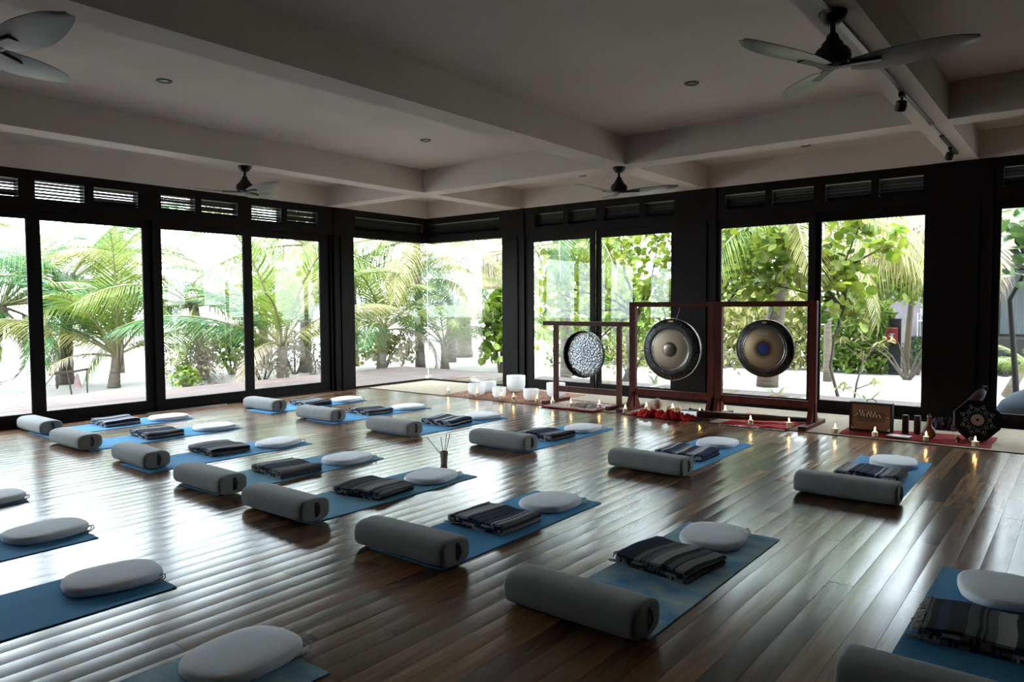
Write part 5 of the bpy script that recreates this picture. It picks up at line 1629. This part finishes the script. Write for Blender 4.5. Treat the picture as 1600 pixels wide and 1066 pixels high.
# slim young plant with pale leaf rosettes in front of the hedge
t = thing('young_plant', 'slim young plant with pale leaf rosettes on the sand', 'plant', (-3.35, 14.3, GZ))
rnd = random.Random(80)
heads = [(0.12, 0.0, 1.22), (0.38, 0.1, 1.12), (-0.22, 0.05, 1.16), (0.55, -0.05, 1.2), (0.35, 0.0, 0.42), (-0.2, 0.1, 0.30)]
MB().tube([(0, 0, 0), (0.05, 0, 0.4), (0.14, 0, 0.75), (0.16, 0, 1.0)], [0.022, 0.018, 0.015, 0.012], 7).build('stem', M['bark'], t, True)
for hx, hy, hz in heads:
    MB().tube([(0.05 if hz < .6 else 0.16, 0, min(0.95, hz * 0.7)), (hx * 0.7, hy, hz * 0.92), (hx, hy, hz)], [0.012, 0.009, 0.006], 6).build('branch', M['bark'], t)
    for k in range(9):
        me = mesh_of(leaf_long(k, 0.26), M['pale_leaf']) if (hx, k) == (0.12, 0) else me
        a = 2 * PI * k / 9 + rnd.random()
        place('leaf', me, t, (hx + 0.08 * math.cos(a), hy + 0.08 * math.sin(a), hz + rnd.uniform(-0.04, 0.05)), rot=Euler((0, rnd.uniform(-0.5, 0.9), a), 'XYZ'), scale=(0.19,) * 3)

# ------------------------------------------------------------------ bungalow across the sand
bg_ = thing('bungalow', 'lilac-white bungalow with dark terrace across the sand', 'building', (-1.0, 22.0, GZ))
MB().box(-4.2, -2.55, 0.6, 3.6, 0.0, 3.0).build('wall', M['bungalow_wall'], bg_)
MB().box(-2.55, 1.8, 1.6, 3.6, 0.0, 3.0).build('wall', M['bungalow_wall'], bg_)
MB().box(-2.75, 3.4, -0.3, 1.6, 0.55, 0.95).build('terrace', M['bungalow_dark'], bg_)
for x in (-2.6, -0.6, 1.4, 3.3):
    MB().box(x - 0.06, x + 0.06, -0.25, -0.13, 0.0, 0.55).build('terrace_leg', M['bungalow_dark'], bg_)
w = MB().box(-2.30, 1.5, 1.56, 1.6, 0.95, 2.75).build('window', M['bungalow_dark'], bg_)
for a, b in ((-2.25, -0.95), (-0.88, 0.4), (0.46, 1.45)):
    MB().box(a, b, 1.54, 1.57, 1.0, 2.7).build('pane', M['bungalow_glass'], w)
MB().box(-4.35, 2.0, -0.3, 3.9, 3.0, 3.15).build('roof_edge', M['bungalow_dark'], bg_)
MB().add([(-4.5, -0.5, 3.15), (2.1, -0.5, 3.15), (2.1, 4.1, 3.15), (-4.5, 4.1, 3.15), (-2.9, 1.8, 4.6), (0.5, 1.8, 4.6)], [(0, 1, 5, 4), (1, 2, 5), (2, 3, 4, 5), (3, 0, 4), (0, 3, 2, 1)]).build('roof', M['thatch'], bg_)
ch = thing('terrace_chair', 'white frame chair on the bungalow terrace', 'chair', (-3.40, 22.35, GZ + 0.95))
for sx in (-0.22, 0.22):
    MB().tube([(sx, -0.22, 0), (sx, -0.20, 0.62), (sx, 0.2, 0.62)], 0.015, 6).build('leg', M['white_paint'], ch)
    MB().tube([(sx, 0.24, 0), (sx, 0.24, 0.85)], 0.015, 6).build('leg', M['white_paint'], ch)
MB().box(-0.23, 0.23, -0.22, 0.24, 0.40, 0.43).build('seat', M['white_paint'], ch)
MB().box(-0.23, 0.23, 0.23, 0.26, 0.55, 0.85).build('backrest', M['white_paint'], ch)
po = thing('garden_post', 'slanting pale timber post beside the red sign', 'post', (-3.62, 20.6, GZ))
MB().tube([(0, 0, 0), (0.06, 0, 1.2), (0.14, 0.02, 2.5)], [0.075, 0.07, 0.06], 9).build('pole', M['post'], po, True)
MB().lathe([(0.08, 0), (0.09, 0.02), (0.078, 0.05)], 10).build('foot_collar', M['bark'], po)
rs = thing('fire_extinguisher_box', 'red fire extinguisher box with white symbol on a dark panel', 'sign', (-3.95, 20.75, GZ))
MB().box(-0.10, 0.17, 0.06, 0.14, 0, 1.45).build('back_panel', M['bungalow_dark'], rs)
bevel_box(MB(), -0.13, 0.11, -0.08, 0.06, 0.82, 1.22, 0.02).build('box', M['red_box'], rs)
for x0, x1, z0, z1 in ((-0.03, 0.025, 0.90, 1.03), (-0.065, 0.055, 1.05, 1.07), (-0.035, 0.02, 1.02, 1.06)):
    MB().box(x0, x1, -0.086, -0.079, z0, z1).build('symbol', M['white_paint'], rs)

pa = thing('beach_palapa', 'thatched beach shelter on a post far beyond the corner glass', 'shelter', (-20.4, 24.7, GZ))
MB().lathe([(1.55, 2.55), (1.6, 2.62), (0.9, 3.2), (0.12, 3.85), (0.02, 3.9)], 20).build('thatch_roof', M['thatch'], pa, 40)
MB().tube([(0, 0, 0), (0, 0, 3.0)], 0.11, 9).build('post', M['post'], pa, True)
MB().lathe([(0.45, 0.75), (0.45, 0.80)], 16).build('table_shelf', M['post'], pa)

# beanbag on the deck and leaning trunk
bb = thing('beanbag', 'slate blue canvas beanbag on the deck outside the glass', 'beanbag', (-0.44, 11.55, -0.055))
MB().lathe([(0.0006, 0.0), (0.34, 0.01), (0.47, 0.10), (0.50, 0.20), (0.45, 0.30), (0.33, 0.40), (0.20, 0.47), (0.09, 0.53), (0.0006, 0.55)], 28, cap=False).build('body', M['beanbag'], bb, True)
MB().tube([(0.0, -0.5 + 0.02, 0.2), (0.0, -0.42, 0.33), (0.0, -0.2, 0.48), (0, 0, 0.555)], 0.008, 6).build('seam', M['beanbag'], bb)
MB().tube([(-0.03, 0, 0.545), (-0.02, 0, 0.60), (0.02, 0, 0.60), (0.03, 0, 0.545)], 0.010, 6).build('loop', M['beanbag'], bb)
tk = thing('leaning_trunk', 'pale leaning tree trunk on the sand near the small palm', 'tree', (-1.25, 17.2, GZ))
MB().tube([(0, 0, 0), (0.25, 0, 0.55), (0.55, 0, 1.15), (0.95, 0, 2.3), (1.2, 0, 3.6)], [0.10, 0.085, 0.075, 0.07, 0.06], 9).build('trunk', M['bark_palm'], tk, True)
MB().tube([(0.55, 0, 1.15), (0.5, 0, 1.7), (0.65, 0, 2.3)], [0.05, 0.04, 0.03], 7).build('branch', M['bark_palm'], tk, True)

# beach rail with hanging clothes beyond the second sliding door
a, b = gz(70, 620, GZ), gz(143, 612, GZ)
base = gz(112, 617, GZ)
rl = thing('beach_rail', 'rough log rail on a leaning pole at the beach edge', 'rail', (base.x, base.y, GZ))
vx = (b - a).normalized()
rl.scale = (0.62,) * 3
MB().tube([vx * -0.75 + Vector((0, 0, 0.76)), vx * -0.3 + Vector((0, 0, 0.79)), vx * 0.2 + Vector((0, 0, 0.80)), vx * 0.6 + Vector((0, 0, 0.84))], [0.05, 0.055, 0.045, 0.04], 8).build('log', M['log'], rl, True)
MB().tube([(0, 0, 0), vx * -0.06 + Vector((0, 0, 0.45)), vx * -0.12 + Vector((0, 0, 0.80))], 0.026, 7).build('pole', M['log'], rl, True)
for sx in (0.55,):
    MB().tube([vx * sx, vx * sx + Vector((0, 0, 0.83))], 0.022, 7).build('pole', M['log'], rl, True)
pk = thing('hanging_garment', 'pale pink garment hanging below the beach rail', 'garment', tuple(base + vx * 0.13))
ang = math.atan2(vx.y, vx.x)
pk.rotation_euler = (0, 0, ang)
pk.scale = (0.62,) * 3
vs, fs = [], []
prof = [(0.035, 0.62), (0.07, 0.55), (0.09, 0.42), (0.13, 0.25), (0.17, 0.12)]
for q, z in prof:
    for k in range(12):
        aa = 2 * PI * k / 12
        vs.append((q * math.cos(aa), q * 0.4 * math.sin(aa), z + 0.1))
for i in range(len(prof) - 1):
    for k in range(12):
        fs.append((i * 12 + k, (i + 1) * 12 + k, (i + 1) * 12 + (k + 1) % 12, i * 12 + (k + 1) % 12))
MB().add(vs, fs).build('skirt', M['pink'], pk, True)
for sx in (-0.03, 0.03):
    MB().tube([(sx, 0, 0.70), (sx * 0.5, 0, 0.82)], 0.008, 5).build('strap', M['pink'], pk)
sk = thing('hanging_bundle', 'mauve brown bundle hanging from the beach rail', 'cloth', tuple(base + vx * -0.30))
sk.scale = (0.55,) * 3
MB().tube([(0, 0, 0.80), (0.01, 0, 0.66), (0.05, 0, 0.50), (0.04, 0, 0.36), (0.0, 0, 0.30)], [0.03, 0.06, 0.055, 0.045, 0.03], 9).build('body', M['brown_cloth'], sk, True)
MB().tube([(0, 0, 0.80), (0, 0, 0.86)], 0.008, 5).build('cord', M['cord'], sk)
